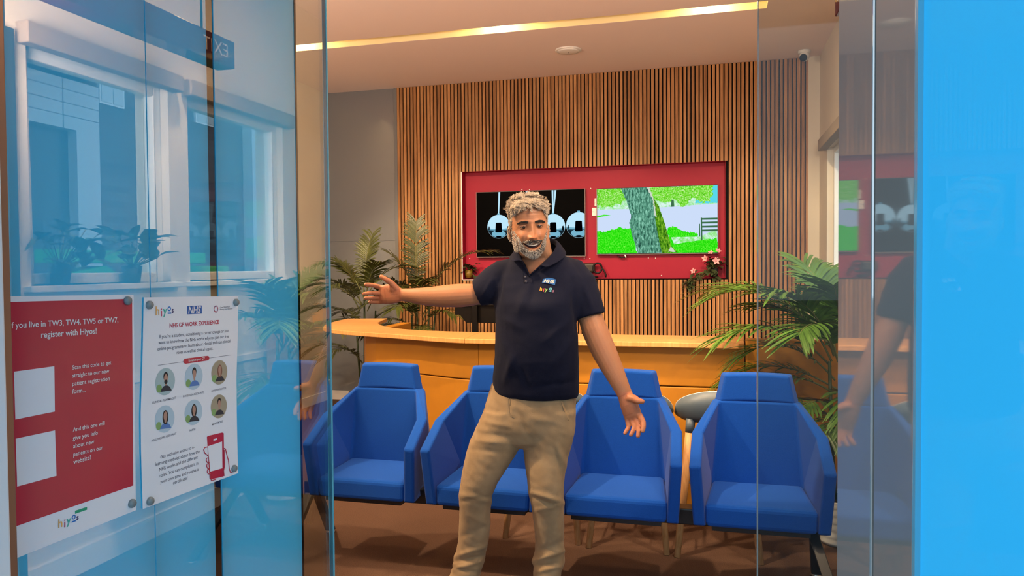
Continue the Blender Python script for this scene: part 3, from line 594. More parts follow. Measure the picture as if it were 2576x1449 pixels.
palm('tall palm standing behind the desk before the left edge of the slats', (-2.72, 6.72, 0), [(0, 0, 1.2, -.03, 0), (.05, 0, 1.1, .05, 0), (-.05, .02, 1.0, -.04, 0), (.08, .0, 1.05, .08, 0)],
     [(-.03, 0, 1.15, 110, 86, .78, .35, 24, .22), (.03, 0, 1.12, 5, 62, .85, 1.15, 22, .24), (-.02, 0, 1.1, 190, 78, .6, .8, 18, .2), (.03, 0, 1.0, -25, 52, .55, 1.4, 18, .22), (-.05, -.02, 1.0, 215, 48, .5, 1.5, 18, .22), (0, -.03, .95, 265, 50, .5, 1.5, 18, .22), (.05, 0, .92, 330, 40, .5, 1.3, 16, .2), (-.05, 0, .85, 185, 25, .45, 1.2, 14, .2), (-.08, 0, .9, 235, 30, .42, 1.3, 14, .2), (.02, -.02, .85, 290, 30, .4, 1.3, 14, .2), (-.02, .02, .95, 150, 60, .5, 1.2, 16, .2), (.01, -.02, 1.05, 300, 66, .55, 1.4, 18, .22), (-.03, -.02, 1.05, 240, 66, .55, 1.4, 18, .22), (.04, -.02, .95, 345, 60, .55, 1.6, 18, .22), (-.05, -.03, .72, 220, 25, .4, 1.4, 14, .2), (.03, -.03, .70, 320, 25, .4, 1.4, 14, .2)], (.17, .3, M_potdark, 0), M_palm, 11)
palm('large green palm in a white ribbed pot at the right by the window', (.64, 4.22, 0), [(-.03, 0, .95, -.03, -.02), (.03, .02, 1.0, .02, 0), (0, -.04, .8, .0, 0)],
     [(-.05, -.02, .95, 176, 66, .78, 1.75, 26, .26), (-.03, 0, 1.0, 120, 80, .55, .9, 18, .26), (-.05, 0, .92, 200, 46, .66, 1.45, 20, .25), (0, 0, 1.0, 60, 80, .42, .9, 16, .2), (-.02, -.03, .95, 240, 55, .55, 1.6, 20, .25), (0, 0, .95, 280, 60, .5, 1.5, 18, .25), (-.03, -.02, .78, 195, 32, .5, 1.4, 14, .22), (-.02, -.04, .7, 225, 30, .42, 1.7, 12, .22), (.02, -.02, .9, 160, 62, .62, 1.3, 22, .26), (0, 0, .75, 270, 30, .4, 1.6, 12, .22), (-.02, 0, .98, 150, 50, .85, 1.2, 20, .28), (-.04, -.03, .98, 215, 68, .55, 1.3, 20, .27), (-.01, -.03, 1.0, 255, 75, .5, 1.2, 20, .27), (-.03, .0, .85, 185, 50, .55, 1.7, 16, .24), (-.04, -.02, .66, 180, 28, .42, 1.5, 12, .22), (0, -.03, .62, 250, 35, .4, 1.8, 12, .2), (-.03, 0, 1.0, 100, 70, .6, 1.0, 20, .26), (-.02, .02, .8, 170, 30, .6, 1.3, 16, .24)], (.135, .24, M_potwhite, 6), M_palmg, 23)
# small pot plants: leaves as folded ovals
def oval(m, c, d, up, L, W, mi, cup=.25, droop=.3):
    d = Vector(d).normalized(); s_ = d.cross(Vector(up)).normalized(); nrm = s_.cross(d); K = 6; vs = []
    for i in range(K+1):
        u = i/K; w = W*math.sin(math.pi*min(1, .04+.96*u))**.8*(1-.25*u); p = Vector(c)+d*L*u-Vector((0, 0, 1))*L*droop*u*u
        vs += [p-s_*w+nrm*w*cup, p, p+s_*w+nrm*w*cup]
    m.add(vs, [f for i in range(K) for f in ((i*3, i*3+1, i*3+4, i*3+3), (i*3+1, i*3+2, i*3+5, i*3+4))], mi, True)
def flower(m, c, d, R0, mi, mc):
    d = Vector(d).normalized(); a = d.orthogonal().normalized(); b = d.cross(a)
    for i in range(5):
        t = 2*math.pi*i/5+.3; o = a*math.cos(t)+b*math.sin(t); oval(m, c, o+d*.35, d, R0, R0*.34, mi, .15, 0)
    m.sphere(Vector(c)+d*R0*.12, R0*.16, mc, 10, 6)
def pottedleaves(label, nm, base, potr, poth, potm, leaves, name='potted_plant', flowers=()):
    r = thing(name, label, nm, base); b = Vector(base)
    MB().lathe(base, [(potr*.75, 0), (potr, poth), (potr*.88, poth), (potr*.85, poth*.9), (.004, poth*.9)], 24).build('pot', potm, r)
    m = MB(); st = MB()
    for (c, d, L, W) in leaves:
        c = b+Vector(c); st.tube([b+Vector((0, 0, poth*.85)), b.lerp(c, .6)+Vector((0, 0, .03)), c], .0025, 5); oval(m, c, d, (0, 0, 1), L, W, 0)
    st.build('stem', M_stem, r); m.build('foliage', [M_leafd, M_leafp], r, flipfix=False)
    if flowers:
        for c, d, R0 in flowers:
            fm = MB(); flower(fm, b+Vector(c), d, R0, 0, 1); fm.build('flower', [mat('pink_petal', (.72, .32, .34), .5), mat('flower_centre', (.45, .06, .12), .5)], r, flipfix=False)
    return r
rnd = random.Random(5)
lp = at(1180, 703, YB+.055)
pottedleaves('small leafy plant in an ochre pot at the recess left corner', 'potted plant', (lp.x, YB+.05, rz0+.01), .045, .085, mat('ochre_pot', (.20, .12, .01), .5),
    [((.02*math.cos(t)+.01, .02*math.sin(t)-.02, .10+.03*rnd.random()), (math.cos(t)+.35, math.sin(t)*.6-.35, .9-.09*i), .085, .03) for i, t in enumerate([rnd.uniform(0, 6.28) for _ in range(15)])]+[((.09, -.03, .15), (.7, -.3, .2), .06, .028), ((.07, -.05, .03), (.5, -.6, -.5), .06, .026), ((.10, -.05, .01), (.8, -.4, -.1), .06, .024)])
fp = at(1796, 700, YB+.055)
fl = [((rnd.uniform(-.06, .07), rnd.uniform(-.06, .0), rnd.uniform(.10, .19)), (rnd.uniform(-1, 1), -.7, rnd.uniform(-.3, .6)), rnd.uniform(.06, .085), .026) for _ in range(34)]
for i in range(22):
    u = rnd.random(); fl.append(((-.04-.22*u+rnd.uniform(-.03, .03), -.06+rnd.uniform(-.02, .01), .12-.20*u+rnd.uniform(-.04, .04)), (rnd.uniform(-1, 1), -.7, rnd.uniform(-.8, .3)), rnd.uniform(.055, .08), .024))
fl += [((rnd.uniform(-.03, .06), -.07, rnd.uniform(-.02, .08)), (rnd.uniform(-.6, .8), -.8, -.3), .07, .026) for _ in range(8)]
pottedleaves('trailing plant with pink flowers hanging from the recess right corner', 'flowering plant', (fp.x, YB+.05, rz0+.01), .045, .09, M_potdark, fl, 'flowering_plant',
    [((.02, -.10, .155), (.1, -1, .15), .042), ((-.08, -.09, .18), (-.6, -.8, .2), .04), ((-.19, -.10, .06), (-.5, -.9, .3), .034), ((.04, -.05, .25), (.2, -.6, .7), .036), ((-.03, -.05, .235), (-.2, -.7, .7), .032)])
dv = at(1478, 700, YB+.055)
r = thing('desk_speaker', 'black rounded speaker with a coiled cable on the recess ledge', 'speaker', (dv.x, YB+.05, rz0+.01)); z0 = rz0+.01
MB().lathe((dv.x+.05, YB+.05, z0), [(.06, 0), (.06, .012), (.05, .016), (.01, .018)], 24).build('base', M_dark, r)
b = MB(); b.box(dv.x-.07, dv.x+.08, YB+.03, YB+.075, z0+.05, z0+.145); b.build('housing', mat('olive_black_plastic', (.022, .018, .012), .4), r, bevel=.02, seg=4)
MB().box(dv.x-.01, dv.x+.01, YB+.045, YB+.06, z0+.01, z0+.055).build('neck', M_dark, r)
c0 = Vector((dv.x+.105, YB+.04, z0+.095))
MB().tube([c0+Vector((.043*math.cos(t), .012*math.sin(t*.5), .05*math.sin(t))) for t in [2*math.pi*i/40 for i in range(81)]]+[c0+Vector((.07, 0, -.03)), c0+Vector((.085, 0, -.07)), c0+Vector((.08, 0, -.092))], .009, 8).build('cable', M_dark, r)
# window-sill plants by the entrance side, mirrored in the blue glass
for i, (y, sd, lb) in enumerate(((3.3, 41, 'farther of two leafy plants on the window sill mirrored in blue glass'), (2.85, 43, 'nearer of two leafy plants on the window sill mirrored in blue glass'))):
    q = random.Random(sd)
    pottedleaves(lb, 'potted plant', (XR-.005, y, wz0), .05, .09, M_potdark, [((q.uniform(-.1, .02), q.uniform(-.14, .14), q.uniform(.10, .26)), (q.uniform(-1, .3), q.uniform(-1, 1), q.uniform(-.2, .8)), q.uniform(.10, .15), .04) for _ in range(26)])
# ---------------------------------------------------------------- the man
man = thing('person', 'man in navy polo shirt and khaki trousers standing with arms spread wide', 'person', (-.84, 3.08, 0))
def skinmat(name, col):
    m = mat(name, col, .48, spec=.35, sss=.12, bump=.08, bump_scale=350); n = m.node_tree.nodes; l = m.node_tree.links; b = n['Principled BSDF']
    a = n.new('ShaderNodeVertexColor'); a.layer_name = 'tint'; mx = n.new('ShaderNodeMix'); mx.data_type = 'RGBA'; mx.blend_type = 'MULTIPLY'; mx.inputs[0].default_value = 1
    mx.inputs[6].default_value = (*col, 1); l.new(a.outputs[0], mx.inputs[7]); l.new(mx.outputs[2], b.inputs['Base Color']); return m
SKIN = (.38, .165, .078)
M_skin = skinmat('skin', SKIN)
def ring(c, u, v, a, b, n=28, e=2.0):
    out = []
    for j in range(n):
        t = 2*math.pi*j/n; cs, sn = math.cos(t), math.sin(t); q = (abs(cs)**e+abs(sn)**e)**(-1/e)
        out.append(c+u*a*cs*q+v*b*sn*q)
    return out
def hring(y, xl, xr, Y, depth, tilt=0, e=2.2, n=32, dy=0):
    a = at(xl, y, Y); b = at(xr, y+dy, Y); c = (a+b)/2; u = (b-a)/2
    return ring(c, u, FH, 1.0, depth/2, n, e) if False else [c+u*p.x+FH*p.y for p in ring(Vector((0, 0, 0)), Vector((1, 0, 0)), Vector((0, 1, 0)), 1.0, depth/2, n, e)]
def limb(pts, n=20):  # pts: (px, py, Y, width_px, flatten) -> loft perpendicular to the path
    P = [at(x, y, Y) for x, y, Y, w, f in pts]; rings = []
    for i, (x, y, Y, w, f) in enumerate(pts):
        t = (P[min(i+1, len(P)-1)]-P[max(i-1, 0)]).normalized(); v = FH-t*FH.dot(t); v.normalize(); u = t.cross(v).normalized()
        r = w/2*(Y*1.03)/FPX; rings.append(ring(P[i], u, v, r, r*f, n, 2.0))
    return rings
def remesh(mb, voxel, smooth=3, disp=None, fac=.5):
    me = mb.mesh('tmp'); bm = bmesh.new(); bm.from_mesh(me); bmesh.ops.recalc_face_normals(bm, faces=bm.faces); bm.to_mesh(me); bm.free()
    ob = bpy.data.objects.new('tmp', me); COL.objects.link(ob)
    md = ob.modifiers.new('r', 'REMESH'); md.mode = 'VOXEL'; md.voxel_size = voxel; md.use_smooth_shade = True
    if smooth: sm = ob.modifiers.new('s', 'SMOOTH'); sm.iterations = smooth; sm.factor = fac
    bpy.context.view_layer.update(); dg = bpy.context.evaluated_depsgraph_get()
    out = bpy.data.meshes.new_from_object(ob.evaluated_get(dg)); bpy.data.objects.remove(ob); bpy.data.meshes.remove(me)
    if disp:
        nr = [v.normal.copy() for v in out.vertices]; co = [v.co.copy() for v in out.vertices]
        for v, c, n_ in zip(out.vertices, co, nr): v.co = c+n_*disp(c, n_)
        out.update()
    return out
def pix(p):
    d = p-EYE; z = d.dot(FW); return IW/2+FPX*d.dot(RT)/z, IH/2-FPX*d.dot(UP)/z
def tint(me, fn):
    a = me.color_attributes.new('tint', 'FLOAT_COLOR', 'POINT')
    for i, v in enumerate(me.vertices): a.data[i].color = (*fn(v.co, v.normal), 1)
def finish(me, name, mats, parent=man, **k):
    r = man.location
    for v in me.vertices: v.co -= r
    me.materials.clear()
    for m in mats: me.materials.append(m)
    for p in me.polygons: p.use_smooth = True
    me.update(); return link(name, me, parent, **k)
YT = 3.0   # torso distance
# ---- arms, hands, neck and chest as one continuous skin surface
b = MB()
def digit(pts, r0, r1):  # px,py,Y joints
    P = [at(*p) for p in pts]; dense = []
    for i in range(len(P)-1): dense += [P[i].lerp(P[i+1], q/3) for q in range(3)]
    dense.append(P[-1]); n = len(dense); rad = [r0+(r1-r0)*i/(n-1) for i in range(n)]
    t = (dense[-1]-dense[-2]).normalized(); dense += [dense[-1]+t*r1*.6, dense[-1]+t*r1*.9]; rad += [r1*.78, r1*.35]
    b.tube(dense, rad, 12)
b.loft(limb([(1300, 715, 3.03, 95, .9), (1258, 722, 3.01, 68, .95), (1228, 733, 2.99, 52, .95), (1204, 739.5, 2.985, 52, .95), (1192, 741, 2.984, 56, .98), (1160, 743, 2.98, 61, 1.0), (1135, 744.5, 2.975, 60, 1), (1112, 745.5, 2.97, 57, .98), (1085, 746, 2.96, 51, .92), (1056, 745, 2.95, 44, .88), (1030, 742.5, 2.945, 36, .85), (1011, 741.5, 2.94, 33, .75), (1000, 741, 2.94, 34, .65)]))
# right palm (image left): a slab between wrist and knuckles
def slab(sections, thick):
    rings = []
    for (x0, y0, Y0, x1, y1, Y1, th) in sections:
        p, q = at(x0, y0, Y0), at(x1, y1, Y1); u = (q-p)/2; c = (p+q)/2; rings.append([c+u*k.x+FH*k.y for k in ring(Vector((0, 0, 0)), Vector((1, 0, 0)), Vector((0, 1, 0)), 1, th/2, 20, 2.6)])
    b.loft(rings)
slab([(1008, 724, 2.94, 1008, 758, 2.94, .036), (998, 717, 2.938, 1000, 762, 2.942, .038), (985, 713, 2.935, 988, 764.5, 2.943, .036), (972, 715, 2.935, 973, 765, 2.945, .031), (960, 718, 2.938, 963, 764, 2.947, .027), (953, 721, 2.94, 957, 762, 2.948, .021)], 0)
digit([(1001, 730, 2.937), (984, 711.5, 2.918), (971, 703, 2.905), (959, 695.5, 2.90)], .0150, .0092); b.sphere(at(988, 725, 2.929), (.019, .014, .020))   # thumb
digit([(966, 724, 2.938), (956, 722, 2.938), (938, 717.5, 2.925), (928, 716, 2.915), (919.5, 715.8, 2.905)], .0112, .0080)
digit([(966, 737, 2.942), (955, 737.5, 2.938), (934, 737.5, 2.922), (924, 738.2, 2.908), (915, 739, 2.896)], .0110, .0076)
digit([(966, 748.5, 2.944), (956, 749, 2.946), (938, 749.8, 2.936), (928, 750.2, 2.926), (918, 750.2, 2.916)], .0102, .0072)
digit([(968, 758, 2.946), (958, 760, 2.952), (945, 760.4, 2.948), (937, 760.2, 2.942), (929, 759.6, 2.936)], .0094, .0066)
# left arm (image right), hanging outward with the palm turned forward
b.loft(limb([(1405, 705, 3.03, 100, .9), (1445, 722, 3.02, 70, .9), (1466, 755, 3.0, 56, .9), (1480, 788, 2.986, 56, .92), (1486, 802, 2.984, 60, .98), (1497, 832, 2.975, 64, 1.0), (1508, 858, 2.965, 63, .98), (1520, 885, 2.955, 61, .95), (1533, 912, 2.945, 56, .92), (1546, 938, 2.935, 50, .88), (1559, 965, 2.925, 43, .82), (1569, 986, 2.92, 38, .75), (1574, 997, 2.918, 38, .66)]))
slab([(1554, 992, 2.918, 1589, 985, 2.918, .036), (1556, 1005, 2.915, 1594, 994, 2.912, .038), (1560, 1022, 2.913, 1604, 1012, 2.905, .037), (1565, 1038, 2.913, 1610, 1027, 2.903, .033), (1570, 1052, 2.913, 1614, 1040, 2.903, .028), (1575, 1060, 2.914, 1615, 1050, 2.905, .022)], 0)
digit([(1582, 1000, 2.905), (1596, 1003, 2.89), (1606, 1009, 2.88), (1616, 1010, 2.875)], .0175, .0098)
digit([(1604, 1038, 2.905), (1611, 1047, 2.90), (1618.5, 1062, 2.888), (1619, 1074, 2.876), (1617, 1084, 2.868)], .0122, .0086)
digit([(1596, 1043, 2.908), (1601, 1056, 2.905), (1607, 1073, 2.892), (1607, 1086, 2.88), (1605, 1097, 2.872)], .0120, .0084)
digit([(1586, 1046, 2.911), (1590, 1059, 2.908), (1596, 1074, 2.895), (1592, 1085, 2.883), (1587, 1094, 2.876)], .0112, .0082)
digit([(1577, 1050, 2.913), (1579, 1062, 2.91), (1581, 1076, 2.90), (1576, 1083, 2.89), (1572, 1090, 2.884)], .0102, .0074)
# chest and neck under the shirt
b.loft([hring(*q) for q in ((1000, 1255, 1440, 3.03, .20), (900, 1262, 1440, 3.0, .235), (820, 1258, 1444, 2.99, .235), (760, 1255, 1452, 2.99, .225), (715, 1255, 1458, 3.0, .20), (690, 1268, 1446, 3.0, .17), (668, 1290, 1420, 2.99, .145), (650, 1306, 1402, 2.98, .13), (632, 1308, 1388, 2.96, .125), (600, 1306, 1382, 2.95, .125), (575, 1308, 1378, 2.95, .12))])
# shins down into the shoes, joined at the hips, so the figure stands as one body
for leg in (((1330, 960, 3.02, 150, .8), (1275, 1060, 3.02, 80, .9), (1240, 1140, 3.02, 70, .9), (1207, 1210, 3.02, 56, 1), (1195, 1255, 3.04, 48, 1), (1193, 1320, 3.07, 46, 1), (1186, 1390, 3.10, 44, 1), (1174, 1450, 3.10, 42, 1)), ((1345, 960, 3.02, 150, .8), (1382, 1060, 3.02, 80, .9), (1375, 1140, 3.02, 70, .9), (1373, 1240, 3.0, 54, 1), (1382, 1320, 3.03, 46, 1), (1382, 1400, 3.06, 44, 1), (1376, 1455, 3.06, 42, 1))): b.loft(limb(leg))
body = remesh(b, .0026, 6)
def creases(c, n_):
    f = noise.noise(c*60)*.0006
    return f
skin_bits = body
# ---- head, modelled on a finer grid and joined to the same surface mesh
HC = at(1330.5, 572.5, 2.93); HS = .97
ang = math.radians(4.0); yawh = math.radians(7)
hx = (RH*math.cos(yawh)+FH*math.sin(yawh)).normalized(); hy = (FH*math.cos(yawh)-RH*math.sin(yawh)).normalized(); hz = ZU
hx, hz = (hx*math.cos(ang)+hz*math.sin(ang)), (hz*math.cos(ang)-hx*math.sin(ang))
def H(p): return HC+(hx*p[0]+hy*p[1]+hz*p[2])*HS
def interp(tab, z):
    if z <= tab[0][0]: return tab[0][1:]
    for a, c in zip(tab, tab[1:]):
        if z <= c[0]:
            t = (z-a[0])/(c[0]-a[0]); t = t*t*(3-2*t)*.4+t*.6; return [p+(q-p)*t for p, q in zip(a[1:], c[1:])]
    return tab[-1][1:]
# z, half width, front y, back y
TAB = [(-.132, .002, -.030, -.02), (-.130, .020, -.052, .0), (-.124, .034, -.066, .02), (-.112, .046, -.074, .035), (-.095, .056, -.079, .05), (-.075, .0645, -.081, .062), (-.05, .070, -.081, .078), (-.02, .0735, -.081, .092), (.01, .0755, -.083, .100), (.04, .0765, -.085, .104), (.065, .0755, -.083, .103), (.09, .069, -.074, .094), (.108, .057, -.058, .076), (.120, .040, -.038, .052), (.127, .020, -.014, .026), (.129, .002, .004, .008)]
def G(x, z, cx, cz, sx, sz): return math.exp(-((x-cx)/sx)**2-((z-cz)/sz)**2)
def mouth(x, z):
    zc = -.0775+9.5*x*x; hw = .040; q = 1-(x/hw)**2
    if q <= 0: return 0, zc, 0
    up = .0040*q**.7; dn = .0125*q**.9
    t = (z-zc)/up if z > zc else (zc-z)/dn
    return max(0, 1-t), zc, q
def headpt(t, z):
    w, fy, by = interp(TAB, z); c_, s_ = math.cos(t), math.sin(t)
    cy = .012; e = 2.25 if z > -.09 else 2.0
    q = (abs(c_)**e+abs(s_)**e)**(-1/e)
    x = w*c_*q; y = cy+((cy-fy) if s_ < 0 else (by-cy))*s_*q
    if s_ < 0:
        d = 0.0; ax = abs(x)
        if -.047 < z < .022: d += (.003+.021*((.022-z)/.069)**1.25)*math.exp(-(x/(.0075+.006*((.022-z)/.069)))**2)
        elif -.062 < z <= -.047: d += .024*math.exp(-(x/.0135)**2)*(1-((-.047-z)/.015))**.7
        d += .0085*G(ax, z, .0145, -.045, .0065, .0075)
        d += -.0105*G(ax, z, .031, -.001, .0155, .0100) + .006*G(ax, z, .030, .020, .024, .007)
        d += .0085*G(ax, z, .043, -.036, .017, .016) - .002*G(ax, z, .052, -.012, .01, .01)
        # smile fold from nostril to below the mouth corner
        for k in range(6):
            u = k/5; d += -.0022*G(ax, z, .022+.024*u**.8, -.046-.030*u, .0035, .006)
        d += .004*G(ax, z, 0, -.066, .030, .007) + .005*G(ax, z, 0, -.097, .022, .006)+.005*G(ax, z, 0, -.114, .02, .012)
        mm, zc, qq = mouth(x, z); d += -.011*min(1, mm*2.4)
        # laughter lines, forehead lines
        d += -.0008*math.sin(z*520)*G(ax, z, 0, .052, .04, .014)
        for k in (-1, 0, 1): d += -.0009*G(ax, z-.35*k*(ax-.05), .056, -.001+.004*k, .010, .0016)
        sl = -s_; y -= d*sl**.5
    return Vector((x, y, z))
NU, NV = 200, 150; hm = MB(); rows = []
zz = [-.132+.261*(.5-.5*math.cos(math.pi*(.03+.94*i/(NV-1)))) for i in range(NV)]
zz = [(-.132+.261*i/(NV-1))*.75+z*.25 for i, z in enumerate(zz)]
for z in zz:
    row = []
    for j in range(NU):
        u = j/NU; t = 2*math.pi*u; t = t+.28*math.sin(2*t+math.pi)*0  # even spacing
        t2 = -math.pi/2+(2*math.pi)*(u-.5)+.55*math.sin(2*math.pi*(u-.5))*-1  # denser towards the face
        row.append(headpt(t2, z))
    rows.append(row)
hm.loft([[H(p) for p in r_] for r_ in rows], 0)
# ears
for s in (-1, 1):
    er = []
    for i in range(9):
        u = i/8; zc = .012-.062*u; wd_ = .016*math.sin(math.pi*(.12+.82*u))**.6; er.append([H((s*(.073+.013*math.sin(math.pi*(.1+.8*u))*(.5+.5*math.cos(a))+.001), .012+.006*u+wd_*math.sin(a)*1.1, zc)) if True else None for a in [2*math.pi*k/14 for k in range(14)]])
    hm.loft(er)
headme = hm.mesh('head'); bm = bmesh.new(); bm.from_mesh(headme); bmesh.ops.recalc_face_normals(bm, faces=bm.faces); bm.to_mesh(headme); bm.free()
def hl(p):
    d = (p-HC)/HS; return Vector((d.dot(hx), d.dot(hy), d.dot(hz)))
def skin_tint(c, n_):
    p = hl(c); r, g, b_ = 1, 1, 1
    if abs(p.x) < .1 and -.14 < p.z < .14 and p.y < .12:
        if p.y < .02:
            ax = abs(p.x); k = .30*G(ax, p.z, 0, -.045, .022, .014)+.20*G(ax, p.z, .043, -.034, .02, .016); g -= k*.35; b_ -= k*.40
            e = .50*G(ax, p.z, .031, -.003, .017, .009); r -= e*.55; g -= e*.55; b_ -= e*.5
            mm, zc, q = mouth(p.x, p.z)
            if mm > .04:
                if p.z > zc-.0085: r, g, b_ = .13, .05, .045
                else: r, g, b_ = .62, .36, .36
            st = max(0, min(1, (-.055-p.z)/.02))*(1 if mm < .04 else 0)*.45 if not (ax < .028 and p.z > -.062) else 0
            r *= 1-st*.5; g *= 1-st*.25; b_ *= 1
    else:
        k = noise.noise(c*40)*.10; g += k*.5; b_ += k*.6
        x, y = pix(c)
        if (x < 1010 and y < 780) or (y > 985 and x > 1540 and y < 1130):
            r, g, b_ = 1.12, .98+k, 1.02+k
            e = 0
            for (x0, y0, x1, y1) in ((968, 722, 985, 741), (985, 741, 1002, 740), (966, 724, 972, 762), (1004, 727, 1006, 757), (938, 714, 940, 722), (936, 734, 938, 743), (1575, 1021, 1599, 1012), (1570, 1047, 1590, 1040), (1596, 1012, 1602, 1028), (1556, 1000, 1585, 986)):
                dx, dy = x1-x0, y1-y0; t = max(0, min(1, ((x-x0)*dx+(y-y0)*dy)/(dx*dx+dy*dy))); dd = math.hypot(x-x0-t*dx, y-y0-t*dy); e = max(e, math.exp(-(dd/1.3)**2))
            r -= .18*e; g -= .24*e; b_ -= .24*e
    return r, g, b_
jb = bmesh.new(); jb.from_mesh(body); jb.from_mesh(headme); full = bpy.data.meshes.new('body'); jb.to_mesh(full); jb.free()
tint(full, skin_tint)
bodyob = finish(full, 'body', [M_skin])
# eyes, lids, teeth
M_eye = mat('eye_white', (.40, .34, .30), .15); M_iris = mat('dark_iris', (.012, .006, .004), .08, spec=.8); M_teeth = mat('teeth', (.52, .46, .38), .3)
M_lid = mat('eyelid_skin', tuple(c*.82 for c in SKIN), .5)
for s in (-1, 1):
    ec = Vector((.0315*s, -.0625, 0)); R0 = .0125
    e = MB(); e.sphere(H(ec), R0*HS, 0, 20, 14); eo = e.build('eye', M_eye, bodyob, label='brown eye')
    gd = Vector((.03, -1, -.02)).normalized(); i = MB(); cpt = H(ec+gd*R0*.80); i.sphere(cpt, .0070*HS, 0, 16, 10); i.build('iris', M_iris, bodyob)
    def lid(a0, a1):
        rr = []
        for k in range(9):
            a = a0+(a1-a0)*k/8
            rr.append([H(ec+Vector((R0*1.10*math.sin(bb)*1.12, -R0*1.13*math.cos(bb)*math.cos(a), R0*1.13*math.cos(bb)*math.sin(a)+.002*math.cos(bb)-.0015*abs(math.sin(bb))))) for bb in [math.radians(-88+176*q/16) for q in range(17)]])
        m = MB().loft(rr, 0, caps=False, closed=False); return m.build('eyelid', M_lid, bodyob, solid=.0012)
    lid(math.radians(3), math.radians(95)); lid(math.radians(-95), math.radians(-11))
t = MB(); rr = []
for q in range(15):
    x = -.030+.060*q/14; mm, zc, qq = mouth(x, -.0775); zt = zc+.0040*max(0, qq)**.7; hgt = .0050*max(.12, 1-(x/.033)**2)
    gap = .0007*(1 if q % 2 else 0); y = headpt(-math.pi/2+x/.075, -.078).y+.0005
    yb_ = -.0845+12*x*x
    rr.append([H((x, yb_, zt)), H((x, yb_-.0008+gap, zt-hgt*.5)), H((x, yb_+.0004+gap, zt-hgt)), H((x, yb_+.004, zt-hgt)), H((x, yb_+.004, zt))])
t.loft(rr, 0); t.build('teeth', M_teeth, bodyob)
# ---- hair, beard and brows as short strands
def strands(mb, pts, m=0):
    pass
bvh = BVHTree.FromPolygons([v.co.copy() for v in headme.vertices], [tuple(p.vertices) for p in headme.polygons])
def surf(direction, origin=Vector((0, .012, 0))):
    o = H(origin); d = (hx*direction.x+hy*direction.y+hz*direction.z).normalized(); hit = bvh.ray_cast(o+d*.3, -d)
    return (hit[0], hit[1]) if hit[0] else (None, None)
M_hair = mat('grey_hair', (.60, .50, .385), .6, spec=.3, noise_amt=.35, noise_scale=60); M_hairbase = mat('hair_base', (.26, .205, .15), .8)
M_beard = mat('white_beard', (.44, .385, .32), .6, spec=.25); M_must = mat('dark_moustache', (.055, .047, .042), .6, spec=.25)
M_brow = mat('dark_brow', (.022, .016, .013), .7)
rnd = random.Random(17); hairm = MB(); capm = MB()
def hairline(az):  # lowest height carrying scalp hair; az 0 = face, pi = back
    a = abs(az)
    if a < .55: return .078+.004*math.cos(a*5)
    if a < .95: return .078-(a-.55)/.4*.03
    if a < 1.25: return .048-(a-.95)/.3*.058
    if a < 1.75: return -.012-(0 if a < 1.5 else (a-1.5)/.25*-.028)
    return -.055
cnt = 0
while cnt < 980:   # locks: a handful of strands curling together
    d = Vector((rnd.gauss(0, 1), rnd.gauss(0, 1), rnd.gauss(0, 1))).normalized()
    if cnt > 740: d = Vector((rnd.uniform(-.075, .075), -.07, rnd.uniform(.045, .095)))
    p, n_ = surf(d, Vector((0, .012, .02)))
    if p is None: continue
    l = hl(p); az = math.atan2(l.x, -l.y+.012)
    if l.z < hairline(az)+rnd.uniform(-.004, .004): continue
    cnt += 1
    top = max(0, min(1, (l.z-.045)/.05)); L = (.007+.015*top)*rnd.uniform(.8, 1.2); tg = n_.orthogonal().normalized(); tg = Matrix.Rotation(rnd.uniform(0, 6.28), 3, n_) @ tg; bt = n_.cross(tg)
    rr = rnd.uniform(.0035, .0065)*(.45+.65*top); ph = rnd.uniform(0, 6.28); turns = rnd.uniform(.55, 1.05); lean = tg*rnd.uniform(.1, .6)-hy*.25*top
    if abs(az) < 1.0 and l.z < .112: lean = lean*.6-hz*.75-hy*.15; L *= 1.1
    for q_ in range(11):
        o = tg*rnd.gauss(0, .0026)+bt*rnd.gauss(0, .0026); L2 = L*rnd.uniform(.8, 1.12); p2 = ph+rnd.gauss(0, .25); r2 = rr*rnd.uniform(.8, 1.2)
        path = [p+o-n_*.003+(n_+lean)*L2*(q/7)**.8+(tg*math.cos(p2+turns*6.28*q/7)+bt*math.sin(p2+turns*6.28*q/7)-tg*math.cos(p2)-bt*math.sin(p2))*r2*min(1, q/3) for q in range(8)]
        hairm.tube(path, [.0007, .0008, .0008, .0008, .0007, .0007, .0006, .0003], 3, 0)
hr = hairm.build('hair', M_hair, man, flipfix=False, label='short curly grey hair')
